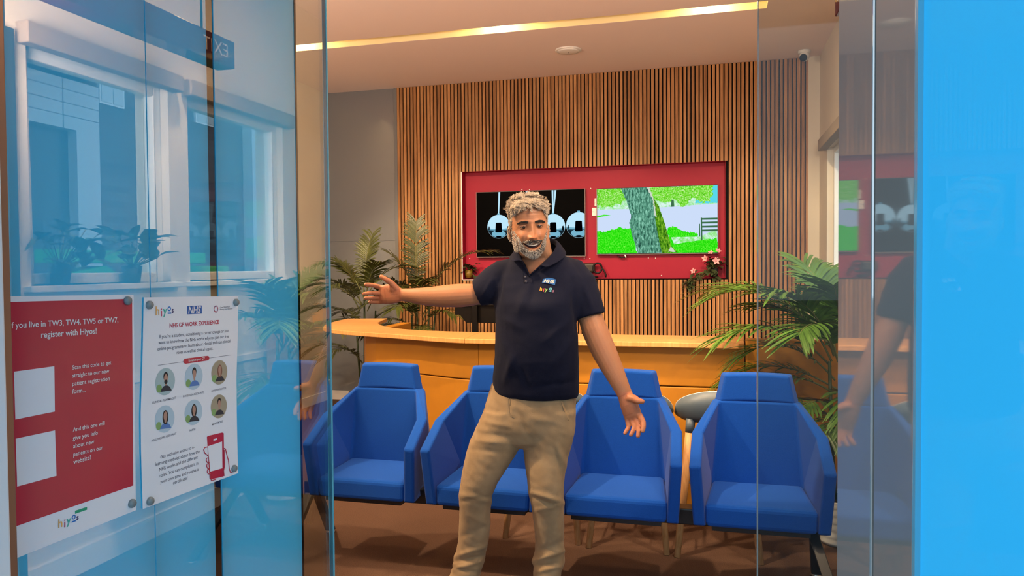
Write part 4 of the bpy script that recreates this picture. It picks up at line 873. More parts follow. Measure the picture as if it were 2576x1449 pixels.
# scalp layer under the curls
cap = bmesh.new(); cap.from_mesh(headme); cap.verts.ensure_lookup_table()
kill = []
for v in cap.verts:
    l = hl(v.co); az = math.atan2(l.x, -l.y+.012)
    if l.z < hairline(az)-.001 or abs(l.x) > .0785: kill.append(v)
for v in cap.verts:
    l = hl(v.co); top = max(0, min(1, (l.z-.045)/.05)); v.co += v.normal*(.0008+.003*top+.003*top*noise.noise(v.co*90))
bmesh.ops.delete(cap, geom=kill, context='VERTS'); cm = bpy.data.meshes.new('hair_base'); cap.to_mesh(cm); cap.free()
finish(cm, 'hair_base', [M_hairbase], parent=hr)
bm_ = MB(); cnt = 0
while cnt < 3800:
    x = rnd.uniform(-.078, .078); z = rnd.uniform(-.132, -.005); d = Vector((x, -.075 if abs(x) < .06 else rnd.uniform(-.07, .02), z*.9)); p, n_ = surf(d)
    if p is None: continue
    l = hl(p); ax = abs(l.x); mm, zc, q = mouth(l.x, l.z)
    if mm > 0.02 or l.y > .03: continue
    mus = False
    if ax < .042 and zc+.0066 < l.z < -.0530-ax*.08: mus = True
    elif ax < .034 and l.z > zc-.016: continue
    else:
        lim = -.092 if ax < .02 else (-.092+(ax-.02)*1.35 if ax < .045 else (-.058+(ax-.045)*2.2))
        if l.z > lim+rnd.uniform(-.003, .003): continue
        if ax > .069 and l.z > -.02 and rnd.random() < .5: continue
    cnt += 1
    dn = (n_*.55-hz*(.30 if mus else .75)+hx*(.25 if l.x > 0 else -.25)*(3.2 if mus else .6)+Vector((rnd.uniform(-.25, .25), rnd.uniform(-.25, .25), rnd.uniform(-.2, .2)))).normalized()
    L = rnd.uniform(.006, .010)*(1.0 if not mus else .8)*(.6 if ax > .062 else 1)
    mi = (1 if rnd.random() < .72 else 0) if mus else (0 if rnd.random() < (.93 if l.z < -.1 or ax > .045 else .6) else 1)
    bm_.tube([p-n_*.001, p+dn*L*.5+n_*.0012, p+dn*L], [.0009, .0009, .0004], 3, mi)
bm_.build('beard', [M_beard, M_must], man, flipfix=False, label='short white beard with dark moustache')
br = MB()
for s in (-1, 1):
    for k in range(250):
        u = rnd.random(); x = s*(.012+.038*u); z = .0150+.0045*math.sin(math.pi*(.05+.8*u))-.006*max(0, u-.75)+rnd.uniform(-.0040, .0040)*(1-.35*u); p, n_ = surf(Vector((x, -.085, z)), Vector((0, .012, 0)))
        p2 = H((x, -.2, z)); hit = bvh.ray_cast(p2, hy); 
        if not hit[0]: continue
        p, n_ = hit[0], hit[1]; dd = (hx*s*(.9)+hz*(.25-.4*u)+n_*.3).normalized(); br.tube([p-n_*.001, p+dd*.004+n_*.0006, p+dd*.008], [.0009, .0009, .0004], 3)
br.build('eyebrows', M_brow, man, flipfix=False)
# ---------------------------------------------------------------- clothing
def clothmat(name, col, bump, sc, sheen=.15, col2=None):
    return mat(name, col, .88, spec=.15, sheen=sheen, bump=bump, bump_scale=sc, col2=col2, noise_scale=14)
M_navy = clothmat('navy_pique', (.0055, .0072, .020), .2, 700, .02); M_khaki = clothmat('khaki_twill', (.32, .225, .125), .18, 600, .06, col2=(.27, .185, .10)); M_navyd = clothmat('navy_rib', (.0048, .0062, .018), .2, 600, .02)
s = MB()
s.loft([hring(*q) for q in ((996, 1242, 1456, 3.03, .25, 0, 2.3), (985, 1240, 1457, 3.02, .262, 0, 2.3), (950, 1239, 1457, 3.01, .275, 0, 2.3), (900, 1245, 1456, 2.995, .29, 0, 2.3), (850, 1247, 1454, 2.985, .285, 0, 2.3), (800, 1246, 1455, 2.98, .275, 0, 2.3), (760, 1242, 1462, 2.98, .262, 0, 2.3), (720, 1240, 1472, 2.99, .235, 0, 2.3), (695, 1246, 1472, 2.995, .21, 0, 2.2), (672, 1262, 1458, 3.0, .18, 0, 2.1), (655, 1282, 1436, 3.0, .155, 0, 2), (640, 1302, 1414, 2.99, .14, 0, 2), (628, 1308, 1402, 2.985, .13, 0, 2))])
s.loft(limb([(1300, 702, 3.02, 108, .85), (1262, 708, 3.01, 106, .9), (1240, 718, 3.0, 94, .95), (1222, 728, 2.992, 84, 1), (1206, 735, 2.988, 74, 1.0), (1199, 737.5, 2.986, 71, 1.0)], 24))
s.loft(limb([(1400, 695, 3.02, 110, .85), (1440, 703, 3.015, 104, .9), (1458, 722, 3.005, 92, .98), (1470, 748, 2.995, 80, 1.02), (1480, 776, 2.988, 76, 1.04), (1486, 796, 2.985, 75, 1.04)], 24))
def seg_d(x, y, x0, y0, x1, y1):
    dx, dy = x1-x0, y1-y0; t = max(0, min(1, ((x-x0)*dx+(y-y0)*dy)/(dx*dx+dy*dy))); return math.hypot(x-x0-t*dx, y-y0-t*dy), t
SH_FOLDS = [(1262, 700, 1250, 770, 6, -.006), (1440, 700, 1452, 830, 8, -.007), (1330, 715, 1300, 800, 12, .004), (1440, 800, 1370, 860, 10, .004), (1445, 850, 1380, 930, 12, .004), (1260, 850, 1300, 940, 12, .004), (1262, 800, 1320, 830, 10, .003), (1290, 900, 1270, 960, 9, .005), (1430, 930, 1400, 985, 9, .004), (1450, 960, 1330, 975, 8, -.003), (1310, 930, 1330, 985, 8, -.003), (1345, 700, 1338, 770, 9, -.003), (1240, 700, 1215, 745, 6, .004), (1470, 720, 1490, 780, 7, .004), (1300, 770, 1400, 775, 22, .006)]
def shirt_disp(c, n_):
    x, y = pix(c); f = .003*noise.noise(Vector((c.x*7, c.y*7, c.z*4)))+.0012*noise.noise(c*26)
    if n_.dot(FH) < .4:
        for x0, y0, x1, y1, w, a in SH_FOLDS:
            d, t = seg_d(x, y, x0, y0, x1, y1); f += 1.6*a*math.exp(-(d/w)**2)*math.sin(math.pi*(.12+.76*t))
    return f
sm = remesh(s, .0062, 5, shirt_disp)
# open the neck: cut the V between the collar flaps
def inpoly(x, y, P):
    r = False
    for (x0, y0), (x1, y1) in zip(P, P[1:]+P[:1]):
        if (y0 > y) != (y1 > y) and x < (x1-x0)*(y-y0)/(y1-y0)+x0: r = not r
    return r
NECKV = [(1315, 600), (1316, 655), (1324, 676), (1333, 692), (1350, 676), (1372, 655), (1392, 640), (1400, 600)]
bm = bmesh.new(); bm.from_mesh(sm)
bmesh.ops.delete(bm, geom=[f for f in bm.faces if f.calc_center_median().z > at(1340, 640, 3.0).z+.006 or (inpoly(*pix(f.calc_center_median()), NECKV) and f.normal.dot(FH) < .3)], context='FACES')
VL = [(1316, 655), (1324, 676), (1333, 692), (1350, 676), (1372, 655), (1392, 640)]
for v in bm.verts:
    if v.is_boundary and v.co.y < 2.97:
        x, y = pix(v.co); best = None
        for (x0, y0), (x1, y1) in zip(VL, VL[1:]):
            d_, t_ = seg_d(x, y, x0, y0, x1, y1)
            if best is None or d_ < best[0]: best = (d_, x0+t_*(x1-x0), y0+t_*(y1-y0))
        if best[0] < 7: v.co = at(best[1], best[2], v.co.y)
bm.to_mesh(sm); bm.free()
shv = [v.co.copy() for v in sm.vertices]; shp = [tuple(p.vertices) for p in sm.polygons]; sbvh = BVHTree.FromPolygons(shv, shp)
shirt = finish(sm, 'polo_shirt', [M_navy], label='navy short sleeved polo shirt')
def onshirt(x, y, lift=.0015):
    d = ray(x, y).normalized(); h = sbvh.ray_cast(EYE, d)
    return (h[0]-d*lift) if h[0] else at(x, y, 2.86)
# collar: a folded band round the neck
inn = [(1317, 661, 2.875), (1306, 640, 2.905), (1303, 622, 2.96), (1322, 606, 3.03), (1360, 598, 3.06), (1392, 600, 3.03), (1403, 609, 2.985), (1396, 630, 2.925), (1378, 652, 2.88), (1357, 672, 2.862)]
out = [(1287, 659, 2.868), (1283, 652, 2.895), (1279, 648, 2.96), (1300, 640, 3.06), (1360, 634, 3.10), (1410, 630, 3.06), (1428, 634, 2.985), (1420, 650, 2.92), (1394, 666, 2.868), (1372, 675, 2.852)]
c = MB(); rr = []
for (a, b_) in zip(inn, out):
    A, B = at(*a), at(*b_); mid = A.lerp(B, .5)+Vector((0, 0, .006)); low = A-Vector((0, 0, .02))
    rr.append([low, A, A.lerp(B, .2)+Vector((0, 0, .006)), mid, B])
c.loft(rr, 0, caps=False, closed=False); c.build('collar', M_navyd, shirt, solid=.003, subsurf=2)
# placket edge, buttons, badges
pm = MB(); pa = [onshirt(1318+q*1.9, 663+q*4.1, .004) for q in range(9)]
pm.tube(pa, .0035, 8); pm.tube([onshirt(1333, 693, .003), onshirt(1340, 686, .004), onshirt(1352, 676, .005), onshirt(1366, 663, .006), onshirt(1380, 650, .008)], .0035, 8)
pm.build('placket', M_navyd, shirt)
pb = MB()
for q in ((1320, 690), (1318, 702), (1334, 692), (1334, 706)): pass
pts = [onshirt(x, y, .002) for x, y in ((1314, 672), (1327, 676), (1338, 700), (1338, 712), (1317, 712))]
pb.poly(pts); pb.build('placket', M_navyd, shirt, solid=.002)
for x, y in ((1321, 697), (1323, 708.5)):
    p = onshirt(x, y, .004); bmm = MB(); bmm.tube([p, p-FH*.002], [.0052, .0048], 16); bmm.build('button', mat('shirt_button', (.06, .055, .07), .25), shirt)
def emb(mb, body, px, py, size, m, ang=0, shear=0, bold=0, sx=1.0, lift=.003):
    t = MB().text(body, size, (0, 0, 0), (1, 0, 0), (0, 0, 1), 0, bold=bold, shear=shear, sx=sx); o = len(mb.v)
    ca, sa = math.cos(ang), math.sin(ang)
    vs = [onshirt(px+v.x*ca+v.z*sa, py+v.x*sa-v.z*ca, lift) for v in t.v]; mb.add(vs, t.f, m)
bp = MB(); P = [(1363.5, 711.5), (1366, 702), (1379, 698.5), (1389, 699.5), (1398.5, 703), (1396, 717), (1384, 714), (1374, 712.5)]
vs = [onshirt(x, y, .0035) for x, y in P]+[onshirt(x, y, .0005) for x, y in P]; k = len(P)
bp.add(vs, [tuple(range(k))]+[(i, (i+1) % k, k+(i+1) % k, k+i) for i in range(k)])
M_nhsb = mat('badge_blue', (.01, .11, .34), .5); M_thread = mat('white_thread', (.75, .62, .48), .6)
bp.build('badge', M_nhsb, shirt, label='blue badge with white letters')
e = MB(); emb(e, 'NHS', 1367, 709.6, 11.5, 0, math.radians(7.5), .25, .35, 1.12, .005); e.build('badge_lettering', M_thread, shirt, flipfix=False)
cols = [(1, .36, .02), (.6, .05, .06), (.25, .45, .10), (.12, .45, .55), (.25, .10, .16)]
e = MB()
for ch, px, py, i, sz in (('h', 1357, 730.5, 0, 13.5), ('i', 1365.5, 733.5, 1, 13), ('y', 1370.5, 732, 2, 14), ('o', 1380.5, 729.5, 3, 14), ('s', 1389, 734.5, 4, 11)): emb(e, ch, px, py, sz, i, math.radians(10), .05, .25, 1, .0035)
q0 = [onshirt(x, y, .0035) for x, y in ((1380, 731), (1387, 733), (1386.8, 734.6), (1379.8, 732.6))]; e.add(q0, [(0, 1, 2, 3)], 3)
e.build('shirt_logo', [mat('thread_%d' % i, c_, .6) for i, c_ in enumerate(cols)], shirt, flipfix=False)
# ---- trousers
t = MB()
t.loft([hring(*q) for q in ((962, 1238, 1452, 3.03, .24), (985, 1232, 1450, 3.03, .25), (1015, 1222, 1449, 3.03, .262), (1045, 1212, 1447, 3.03, .262), (1075, 1205, 1444, 3.03, .25), (1105, 1212, 1436, 3.03, .21), (1122, 1260, 1380, 3.03, .12))])
t.loft([hring(*q) for q in ((1030, 1218, 1340, 3.02, .22), (1075, 1197, 1325, 3.02, .215), (1110, 1182, 1316, 3.02, .205), (1140, 1173, 1299, 3.02, .195), (1175, 1165, 1277, 3.02, .185), (1210, 1159, 1254, 3.02, .175), (1245, 1154, 1238, 3.03, .165), (1280, 1156, 1235, 3.05, .158), (1320, 1155, 1233, 3.07, .152), (1360, 1153, 1228, 3.09, .15), (1390, 1146, 1222, 3.10, .152), (1412, 1139, 1219, 3.10, .16), (1432, 1138, 1212, 3.10, .165), (1452, 1129, 1206, 3.10, .17), (1468, 1128, 1204, 3.10, .17))])
t.loft([hring(*q) for q in ((1030, 1320, 1449, 3.02, .22), (1075, 1316, 1446, 3.02, .215), (1110, 1315, 1440, 3.02, .205), (1140, 1318, 1432, 3.02, .198), (1175, 1322, 1424, 3.01, .19), (1210, 1327, 1419, 3.0, .182), (1245, 1330, 1418, 3.0, .175), (1275, 1337, 1419, 3.01, .165), (1320, 1344, 1419, 3.03, .155), (1360, 1347, 1419, 3.05, .152), (1390, 1345, 1421, 3.06, .158), (1412, 1339, 1421, 3.06, .165), (1435, 1342, 1412, 3.06, .168), (1455, 1341, 1408, 3.06, .17), (1472, 1340, 1406, 3.06, .17))])
TF = [(1220, 1060, 1285, 1075, 7, .005), (1205, 1090, 1290, 1100, 7, -.005), (1200, 1108, 1280, 1116, 6, .005), (1190, 1130, 1275, 1140, 7, -.004), (1300, 1035, 1335, 1110, 8, -.006), (1335, 1050, 1400, 1062, 9, .004), (1400, 1120, 1425, 1180, 7, .006), (1395, 1130, 1412, 1200, 5, -.006), (1325, 1130, 1340, 1240, 7, .004), (1335, 1238, 1415, 1262, 6, .009), (1340, 1252, 1400, 1276, 5, -.007), (1345, 1285, 1418, 1268, 6, .006), (1160, 1245, 1235, 1262, 7, .006), (1158, 1262, 1225, 1250, 5, -.005), (1165, 1290, 1232, 1320, 8, .004), (1160, 1350, 1225, 1325, 7, -.004), (1145, 1400, 1220, 1375, 6, .008), (1140, 1413, 1215, 1398, 4, -.008), (1140, 1432, 1210, 1412, 5, .008), (1136, 1428, 1200, 1441, 4, -.006), (1340, 1412, 1418, 1385, 6, .009), (1342, 1424, 1400, 1418, 4, -.008), (1350, 1390, 1420, 1360, 7, -.005), (1345, 1440, 1408, 1425, 5, .006), (1415, 1000, 1432, 1052, 3, -.006), (1409, 1000, 1426, 1054, 3, .004), (1281, 995, 1282, 1045, 3, -.004), (1285, 1048, 1300, 1056, 3, -.003)]
def tr_disp(c, n_):
    x, y = pix(c); f = .0025*noise.noise(Vector((c.x*9, c.y*9, c.z*7)))+.0012*noise.noise(Vector((c.x*22+c.z*12, c.y*14, c.z*42+c.x*20)))+.001*noise.noise(c*40)
    if n_.dot(FH) < .5:
        for x0, y0, x1, y1, w, a in TF:
            d, u = seg_d(x, y, x0, y0, x1, y1); f += a*math.exp(-(d/w)**2)*math.sin(math.pi*(.12+.76*u))
    return f
tm = remesh(t, .0065, 3, tr_disp)
trousers = finish(tm, 'trousers', [M_khaki], label='khaki chino trousers')
tv_ = [v.co.copy()+man.location for v in tm.vertices]; tb = BVHTree.FromPolygons(tv_, [tuple(p.vertices) for p in tm.polygons])
def ontr(x, y, lift=.001):
    d = ray(x, y).normalized(); h = tb.ray_cast(EYE, d); return (h[0]-d*lift) if h[0] else None
M_seam = mat('khaki_seam', (.29, .20, .11), .9)
for pts in ([(1408, 999), (1413, 1015), (1420, 1035), (1428, 1053), (1431, 1058)], [(1281, 992), (1279, 1005), (1280, 1030), (1284, 1046), (1294, 1052)], [(1290, 994), (1284, 1002), (1284, 1020)]):
    P = [ontr(*p) for p in pts]; P = [p for p in P if p]
    if len(P) > 1: MB().tube(P, .0009, 6).build('seam', M_seam, trousers)
# ---- shoes
M_shoe = mat('dark_shoe', (.018, .020, .026), .55); M_sole = mat('shoe_sole', (.03, .03, .03), .7)
for (hx_, hy_, ang_) in ((at(1172, 1450, 3.10).x, 3.13, -62), (at(1375, 1455, 3.06).x, 3.09, -98)):
    a = math.radians(ang_); d = Vector((math.cos(a), math.sin(a), 0)); w = Vector((-d.y, d.x, 0)); b0 = Vector((hx_, hy_, 0))-d*.06
    secs = [(0, .030, .075), (.03, .038, .085), (.08, .040, .09), (.13, .043, .075), (.18, .048, .058), (.225, .046, .045), (.262, .032, .034), (.275, .012, .02)]
    up = MB(); up.loft([[b0+d*s_+w*q.x+Vector((0, 0, .018+(h*.5)+q.y)) for q in [Vector((ww*math.cos(k), h*.5*math.sin(k))) for k in [2*math.pi*i/20 for i in range(20)]]] for s_, ww, h in secs])
    sh_ = up.build('shoe', M_shoe, man, subsurf=1)
    so = MB(); outl = [b0+d*s_+w*ww*1.06 for s_, ww, h in secs]+[b0+d*s_-w*ww*1.06 for s_, ww, h in reversed(secs)]; so.prism([(p.x, p.y) for p in outl], 0, .026); so.build('sole', M_sole, sh_, bevel=.004)
# ---------------------------------------------------------------- the street seen through, and mirrored from, the right windows
def brickmat():
    m = mat('dark_brick', (.085, .09, .10), .9); n = m.node_tree.nodes; l = m.node_tree.links; b = n['Principled BSDF']
    tc = n.new('ShaderNodeTexCoord'); mp = n.new('ShaderNodeMapping'); mp.inputs['Rotation'].default_value = (math.pi/2, 0, math.pi/2); t = n.new('ShaderNodeTexBrick'); t.inputs['Scale'].default_value = 4.5
    t.inputs['Color1'].default_value = (.075, .08, .09, 1); t.inputs['Color2'].default_value = (.11, .115, .125, 1); t.inputs['Mortar'].default_value = (.16, .165, .17, 1); t.inputs['Mortar Size'].default_value = .012
    l.new(tc.outputs['Object'], mp.inputs[0]); l.new(mp.outputs[0], t.inputs[0]); l.new(t.outputs[0], b.inputs['Base Color']); return m
M_tile = mat('pale_cladding', (.55, .58, .60), .5); M_joint = mat('cladding_joint', (.25, .28, .3), .8); M_shop = mat('dark_shopfront', (.03, .04, .05), .3)
M_pane2 = glossmix('street_window_glass', (.30, .36, .38), .25)
bd = thing('building', 'dark brick building across the street, mirrored in the blue glass', 'building', (6.9, 11, -.02))
MB().box(6.5, 7.5, 8.9, 12.35, -.02, 9).build('brick_wall', brickmat(), bd)
for y0, y1, z0, z1 in ((8.93, 9.40, 3.85, 4.5), (9.85, 10.35, 4.0, 4.75), (11.0, 11.5, 3.95, 4.6)):
    f = MB().box(6.46, 6.52, y0, y1, z0, z1).build('window', M_upvc, bd)
    for q in (0, 1):
        a = y0+.03+q*(y1-y0-.03)/2; g = MB().box(6.45, 6.47, a, a+(y1-y0)/2-.045, z0+.03, z0+(z1-z0)*.62).build('window_pane', M_pane2, f); MB().box(6.45, 6.47, a, a+(y1-y0)/2-.045, z0+(z1-z0)*.66, z1-.03).build('window_pane', M_tile, f)
b2 = thing('building', 'pale tile-clad shop building across the street, mirrored in the blue glass', 'building', (6.9, 6.5, -.02))
w = MB(); w.box(6.45, 7.5, 3.0, 8.9, 3.38, 4.05, 0)
for i in range(9):
    y = 3.0+i*.66; w.box(6.445, 6.452, y, y+.012, 3.38, 4.05, 1)
for z in (3.55, 3.72, 3.9): w.box(6.445, 6.452, 3.0, 8.9, z, z+.01, 1)
w.build('cladding', [M_tile, M_joint], b2)
MB().box(6.45, 7.5, 8.5, 8.9, -.02, 3.38).build('pale_column', M_tile, b2); MB().box(6.6, 7.5, 3.0, 8.5, -.02, 3.38).build('shopfront', M_shop, b2)
for y in (4.2, 5.6, 7.0): MB().box(6.54, 6.6, y, y+.12, -.02, 3.38).build('shopfront_post', M_tile, b2)
MB().box(5.6, 7.5, 3.0, 8.9, 4.3, 4.5).build('roof_slab', mat('slab_grey', (.2, .22, .24), .8), b2)
b3 = thing('building', 'light-coloured building beyond the brick one, mirrored in the blue glass', 'building', (6.9, 15, -.02))
MB().box(6.3, 7.5, 12.36, 19, -.02, 8).build('wall', mat('pale_render', (.50, .56, .60), .8), b3)
f = MB().box(6.27, 6.32, 12.7, 13.25, 3.85, 4.5).build('window', M_upvc, b3); MB().box(6.26, 6.28, 12.74, 12.96, 3.9, 4.45).build('window_pane', M_pane2, f); MB().box(6.26, 6.28, 13.0, 13.21, 3.9, 4.45).build('window_pane', M_pane2, f)
M_green = mat('green_machine', (.03, .42, .06), .4)
lf = thing('boom_lift', 'green boom lift parked in the street outside the right windows', 'vehicle', (4.2, 7.0, -.02))
MB().box(4.05, 4.3, 5.8, 8.0, 1.53, 1.66).build('boom', M_green, lf, bevel=.01)
MB().hexa([(4.02, 6.9, .75), (4.34, 6.9, .75), (4.34, 7.9, .75), (4.02, 7.9, .75), (4.02, 5.9, 1.42), (4.34, 5.9, 1.42), (4.34, 6.4, 1.5), (4.02, 6.4, 1.5)]).build('lower_arm', M_green, lf, bevel=.01)
MB().box(3.8, 4.6, 6.4, 8.4, .42, .85).build('chassis', M_green, lf, bevel=.03); MB().box(3.85, 4.55, 7.7, 8.2, .85, 1.5).build('cab', M_green, lf, bevel=.03)
for x in (3.8, 4.6):
    for y in (6.75, 8.05): MB().tube([(x-.1, y, .36), (x-.09, y, .36), (x+.09, y, .36), (x+.1, y, .36)], [.3, .38, .38, .3], 24).build('wheel', M_dark, lf)
# ---------------------------------------------------------------- two posters fixed to the blue glass by grey discs
PX0 = -.9985
M_paper = glossmix('poster_paper', (.74, .77, .80), .05, rough=.1); M_pred = glossmix('poster_red', (.46, .025, .055), .05, rough=.1)
M_ink = mat('poster_grey_ink', (.12, .11, .13), .7); M_inkred = mat('poster_red_ink', (.50, .03, .055), .7); M_inkw = mat('poster_white_ink', (.72, .68, .68), .7)
M_disc = mat('grey_disc', (.20, .235, .235), .35)
LG = [mat('logo_%d' % i, c_, .7) for i, c_ in enumerate(((.78, .40, .10), (.55, .05, .12), (.06, .42, .33), (.02, .17, .50), (.05, .035, .12)))]
def poster(name, label, ox, oy, sc, corners, group):
    f = lambda p, d=0: Vector((PX0+d, *(lambda q: (q.y, q.z))(atx(ox+p[0]/sc, oy+p[1]/sc, PX0))))
    cs = [f(p) for p in corners]; r = thing(name, label, 'poster', tuple(sum(cs, Vector())/4)); return r, f
def wtext(mb, body, a, b, m, lift, bold=0, shear=0):
    t = MB().text(body, 1.0, (0, 0, 0), (1, 0, 0), (0, 0, 1), 0, bold=bold, shear=shear); w = max(v.x for v in t.v)-min(v.x for v in t.v); x0 = min(v.x for v in t.v)
    d = b-a; k = d.length/w; d.normalize(); u = Vector((1, 0, 0)).cross(d); u = u if u.z > 0 else -u; o = len(mb.v)
    mb.add([a+d*(v.x-x0)*k+u*v.z*k+Vector((lift, 0, 0)) for v in t.v], t.f, m)
def sheet(f, corners, d, th=.0004):
    m = MB(); P = [f(p, d) for p in corners]; Q = [f(p, d-th) for p in corners]; k = len(P)
    return m.add(P+Q, [tuple(range(k)), tuple(range(2*k-1, k-1, -1))]+[(i, (i+1) % k, k+(i+1) % k, k+i) for i in range(k)])
def disc(f, p, r_, parent):
    c = f(p); MB().tube([c, c+Vector((.004, 0, 0)), c+Vector((.0065, 0, 0))], [r_, r_, r_*.8], 24).build('fixing_disc', M_disc, parent)
def logo(f, parent, a, b, d, sizes=None):
    m = MB(); A, B = f(a), f(b); D = B-A; L = D.length; D.normalize(); U = Vector((1, 0, 0)).cross(D); U = U if U.z > 0 else -U
    for i, (ch, x, dy, s) in enumerate((('h', 0, 0, .46), ('i', .27, -.05, .44), ('y', .41, .02, .42), ('o', .63, .13, .36), ('s', .85, .06, .30))):
        m.text(ch, s*L, A+D*x*L+U*dy*L, D, U, i, bold=.006*L, lift=0)
    for v in m.v: v.x = PX0+d
    p = A+D*.64*L+U*.02*L; m.poly([Vector((PX0+d, *(p+q)[1:])) for q in (D*0, D*.19*L, D*.19*L+U*.055*L, U*.055*L)], 3)
    m.build('logo', LG, parent, flipfix=False)
# red registration poster
c1 = [(-40, 8), (692, 3), (705, 1193), (40, 1455)]; c1 = [(-45, 12), (692, 3), (705, 1193), (-5, 1478)]
p1, f1 = poster('poster', 'red and white registration poster on the blue glass, nearest the street', 20, 740, 2.195, c1, None)
pa = sheet(f1, c1, .0006).build('paper', M_paper, p1)
sheet(f1, [(-38, 44), (683, 26), (690, 1056), (-5, 1298)], .0009, .0002).build('red_panel', M_pred, p1)
def block(name, m_, parent, f, lines, lift, bold):
    q = MB()
    for body, a, b in lines: wtext(q, body, f(a), f(b), 0, lift, bold)
    return q.build(name, m_, parent, flipfix=False)
for nm_, bo_, lines in (('heading', .012, (('If you live in TW3, TW4, TW5 or TW7,', (8, 189), (606, 155)), ('register with Hiyos!', (180, 241), (486, 217)))), ('upper_text', .008, (('Scan this code to get', (352, 416), (568, 387)), ('straight to our new', (352, 461), (556, 433)), ('patient registration', (352, 506), (559, 475)), ('form...', (352, 549), (426, 540)))), ('lower_text', .008, (('And this one will', (355, 760), (531, 721)), ('give you info', (355, 806), (493, 775)), ('about new', (357, 850), (473, 823)), ('patients on our', (358, 896), (521, 856)), ('website!', (358, 939), (454, 911))))): block(nm_, M_inkw, p1, f1, lines, .0012, bo_)
for q in ([(30, 428), (253, 398), (256, 648), (38, 692)], [(40, 798), (257, 752), (265, 1003), (48, 1062)]): sheet(f1, q, .0011, .0002).build('white_square', M_paper, p1)
logo(f1, p1, (272, 1292), (392, 1250), .0011)
sheet(f1, [(368, 1196), (434, 1174), (434, 1190), (368, 1213)], .0011, .0002).build('green_bar', mat('poster_green', (.02, .33, .16), .7), p1)
for q in ((655, 36), (680, 1155)): disc(f1, q, .0078, p1)
# white work experience poster, its edges a little wavy
ox, oy, sc = 340, 740, 2.682
c2 = [(57, 22), (300, 18), (693, 14), (690, 300), (682, 560), (684, 800), (692, 1208), (380, 1325), (50, 1450), (38, 1050), (36, 800), (48, 450)]
p2, f2 = poster('poster', 'white work experience poster with six round portraits on the blue glass', ox, oy, sc, [c2[0], c2[2], c2[6], c2[8]], None)
sheet(f2, c2, .0006).build('paper', M_paper, p2)
m = MB(); wtext(m, 'NHS GP WORK EXPERIENCE', f2((230, 226)), f2((563, 200)), 0, .0009, .02); m.build('heading', M_inkred, p2, flipfix=False)
for nm_, lines in (('introduction', (("If you're a student, considering a career change or just", (160, 298), (628, 256)), ('want to know how the NHS works why not join our free', (155, 338), (630, 293)), ('online programme to learn about clinical and non clinical', (147, 381), (640, 325)), ('roles as well as clinical topics.', (278, 404), (523, 375)))), ('closing_text', (('Get exclusive access to e-', (168, 1110), (398, 1040)), ('learning modules about how the', (133, 1160), (433, 1070)), ('NHS works and the different', (160, 1195), (420, 1108)), ('roles. You can complete it in', (163, 1236), (423, 1150)), ('your own time and receive a', (167, 1278), (425, 1190)), ('certificate!', (253, 1284), (350, 1250)))), ('caption', (('CLINICAL PHARMACIST', (112, 740), (272, 706)),)), ('caption', (('PHYSICIAN ASSOCIATE', (320, 698), (460, 668)),)), ('caption', (('CARE NAVIGATOR', (512, 661), (612, 638)),)), ('caption', (('HEALTHCARE ASSISTANT', (108, 997), (276, 946)),)), ('caption', (('NURSE', (365, 927), (405, 916)),)), ('caption', (('MANY MORE!', (517, 886), (590, 863)),)), ('partner_name', (('Great West Road', (570, 95), (635, 88)), ('Primary Care Network', (570, 108), (655, 101))))): block(nm_, M_ink, p2, f2, lines, .0009, .004)
m = MB(); m.poly([f2((152, 479), .0009), f2((647, 408), .0009), f2((647, 410.5), .0009), f2((152, 481.5), .0009)])
m.build('rule_line', M_ink, p2, flipfix=False)
pill = [(322+14-14*math.cos(t), 447+18*math.sin(t)) for t in [math.pi/2-math.pi*i/8*-1 for i in range(0)]]
pp_ = [(336, 470), (326, 464), (322, 452), (326, 440), (338, 434), (484, 416), (494, 419), (498, 430), (495, 441), (484, 448)]
sheet(f2, pp_, .0011, .0002).build('heading_pill', M_pred, p2); m = MB(); wtext(m, 'Enhance your CV', f2((357, 456)), f2((466, 440)), 0, .0014, .01); m.build('pill_lettering', M_inkw, p2, flipfix=False)
sheet(f2, [(348, 80), (447, 76), (448, 131), (350, 136)], .0009, .0002).build('health_service_logo', mat('logo_blue', (.015, .10, .36), .6), p2)
m = MB(); wtext(m, 'NHS', f2((354, 130)), f2((441, 125)), 0, .0012, .03, .25); m.build('logo_lettering', M_inkw, p2, flipfix=False)
logo(f2, p2, (133, 142), (262, 135), .0010)
m = MB(); c = f2((543, 100), .0009); 
for k in range(10):
    a0 = 2*math.pi*k/10; a1q = a0+2*math.pi/10*.9; m.poly([c+Vector((0, rr*math.cos(t), rr*math.sin(t)*1.05)) for rr, t in ((.0072, a0), (.0072, a1q), (.0050, a1q), (.0050, a0))], k % 2)
m.build('ring_logo', [M_inkred, mat('logo_purple', (.16, .03, .12), .7)], p2, flipfix=False)
pf = {n_: mat('portrait_'+n_, c_, .8) for n_, c_ in dict(bg1=(.36, .47, .47), bg2=(.42, .55, .62), bg3=(.35, .30, .20), skin=(.42, .24, .17), hair=(.02, .014, .012), dark=(.035, .033, .04), blue=(.10, .20, .45), red=(.22, .09, .05), green=(.22, .36, .12)).items()}
PK = list(pf); PM = [pf[k] for k in PK]; I = PK.index
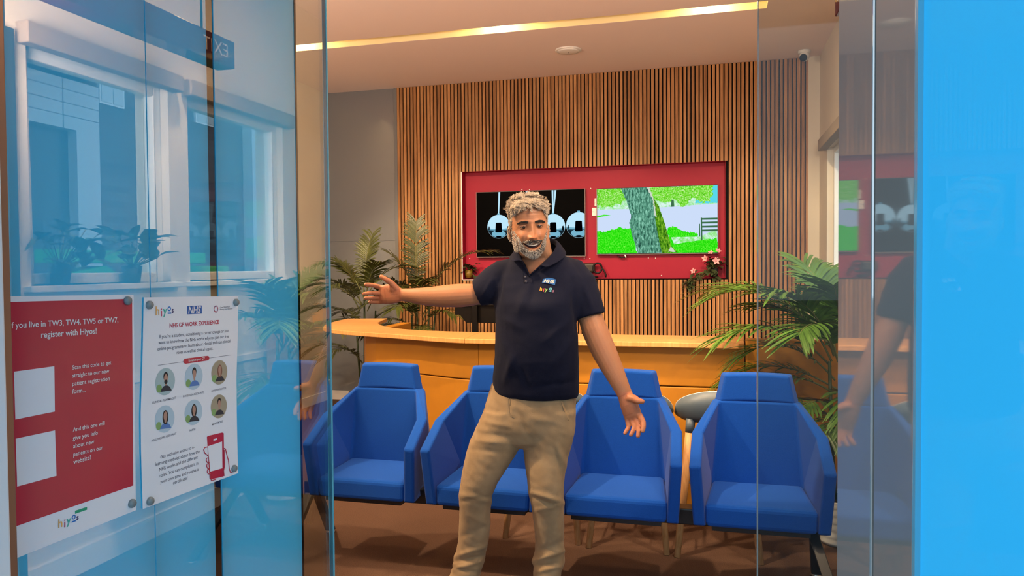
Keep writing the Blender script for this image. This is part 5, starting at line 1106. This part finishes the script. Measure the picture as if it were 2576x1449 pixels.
for (cx, cy, rx, ry, bg_, body_, hair_, long_) in ((200, 590, 66, 92, 'bg1', 'dark', 'hair', 0), (393, 557, 60, 88, 'bg2', 'blue', 'hair', 0), (565, 528, 54, 82, 'bg3', 'dark', 'red', 1), (197, 842, 66, 92, 'bg2', 'blue', 'hair', 1), (391, 797, 60, 86, 'bg2', 'dark', 'hair', 1), (562, 757, 54, 80, 'bg3', 'dark', 'hair', 0)):
    m = MB(); E_ = lambda x, y, a, b, n=32, t0=0, t1=2*math.pi: [(cx+x*rx+a*rx*math.cos(t0+(t1-t0)*i/n), cy+y*ry+b*ry*math.sin(t0+(t1-t0)*i/n)-(x+a*math.cos(t0+(t1-t0)*i/n))*rx*.14) for i in range(n)]
    P = lambda pts, d, c_: m.poly([f2(q, d) for q in pts], c_)
    P(E_(0, 0, 1, 1), .0009, I(bg_)); P(E_(-.62, .45, .28, .3), .00095, I('green'))
    sh = [(x, y) for x, y in E_(.08, .98, .62, .70) if ((x-cx)/rx)**2+((y-cy+(x-cx)*.14)/ry)**2 < .985]
    P(sh, .0010, I(body_))
    if long_: P(E_(.06, -.12, .30, .52), .00105, I(hair_))
    else: P(E_(.05, -.38, .24, .34), .00105, I(hair_))
    P(E_(.06, -.2, .19, .34), .0011, I('skin')); P(E_(.06, .14, .10, .16), .00108, I('skin'))
    if (cx, cy) == (200, 590): P(E_(.06, .02, .17, .16), .00115, I(hair_))
    m.build('portrait', PM, p2, flipfix=False)
ph = MB()
sheet(f2, [(482, 962), (490, 956), (585, 933), (595, 938), (598, 1222), (592, 1230), (508, 1250), (500, 1246)], .0010, .0002).build('phone_drawing', M_pred, p2)
sheet(f2, [(487, 1026), (583, 994), (585, 1174), (503, 1197)], .0013, .0002).build('phone_screen', M_paper, p2)
sheet(f2, [(525, 978), (549, 971), (549, 983), (525, 990)], .0013, .0002).build('phone_speaker', M_paper, p2)
fl_ = MB()
for pts in ([(487, 1030), (466, 1035), (459, 1050), (466, 1072), (488, 1090)], [(492, 1103), (478, 1108), (476, 1122), (484, 1136), (498, 1137)], [(496, 1143), (482, 1146), (479, 1160), (486, 1176), (500, 1176)], [(500, 1181), (485, 1184), (482, 1198), (490, 1213), (504, 1212)], [(598, 1040), (606, 1044), (618, 1095), (626, 1120), (632, 1180), (641, 1205), (655, 1200)], [(500, 1210), (504, 1240), (512, 1258), (540, 1250)], [(597, 1050), (600, 1160), (594, 1190), (597, 1226)]):
    fl_.tube([f2(q, .0012) for q in pts], .0009, 6)
fl_.build('hand_drawing', M_inkred, p2)
for q in ((90, 73), (675, 55), (95, 1396), (662, 1176)): disc(f2, q, .0078, p2)
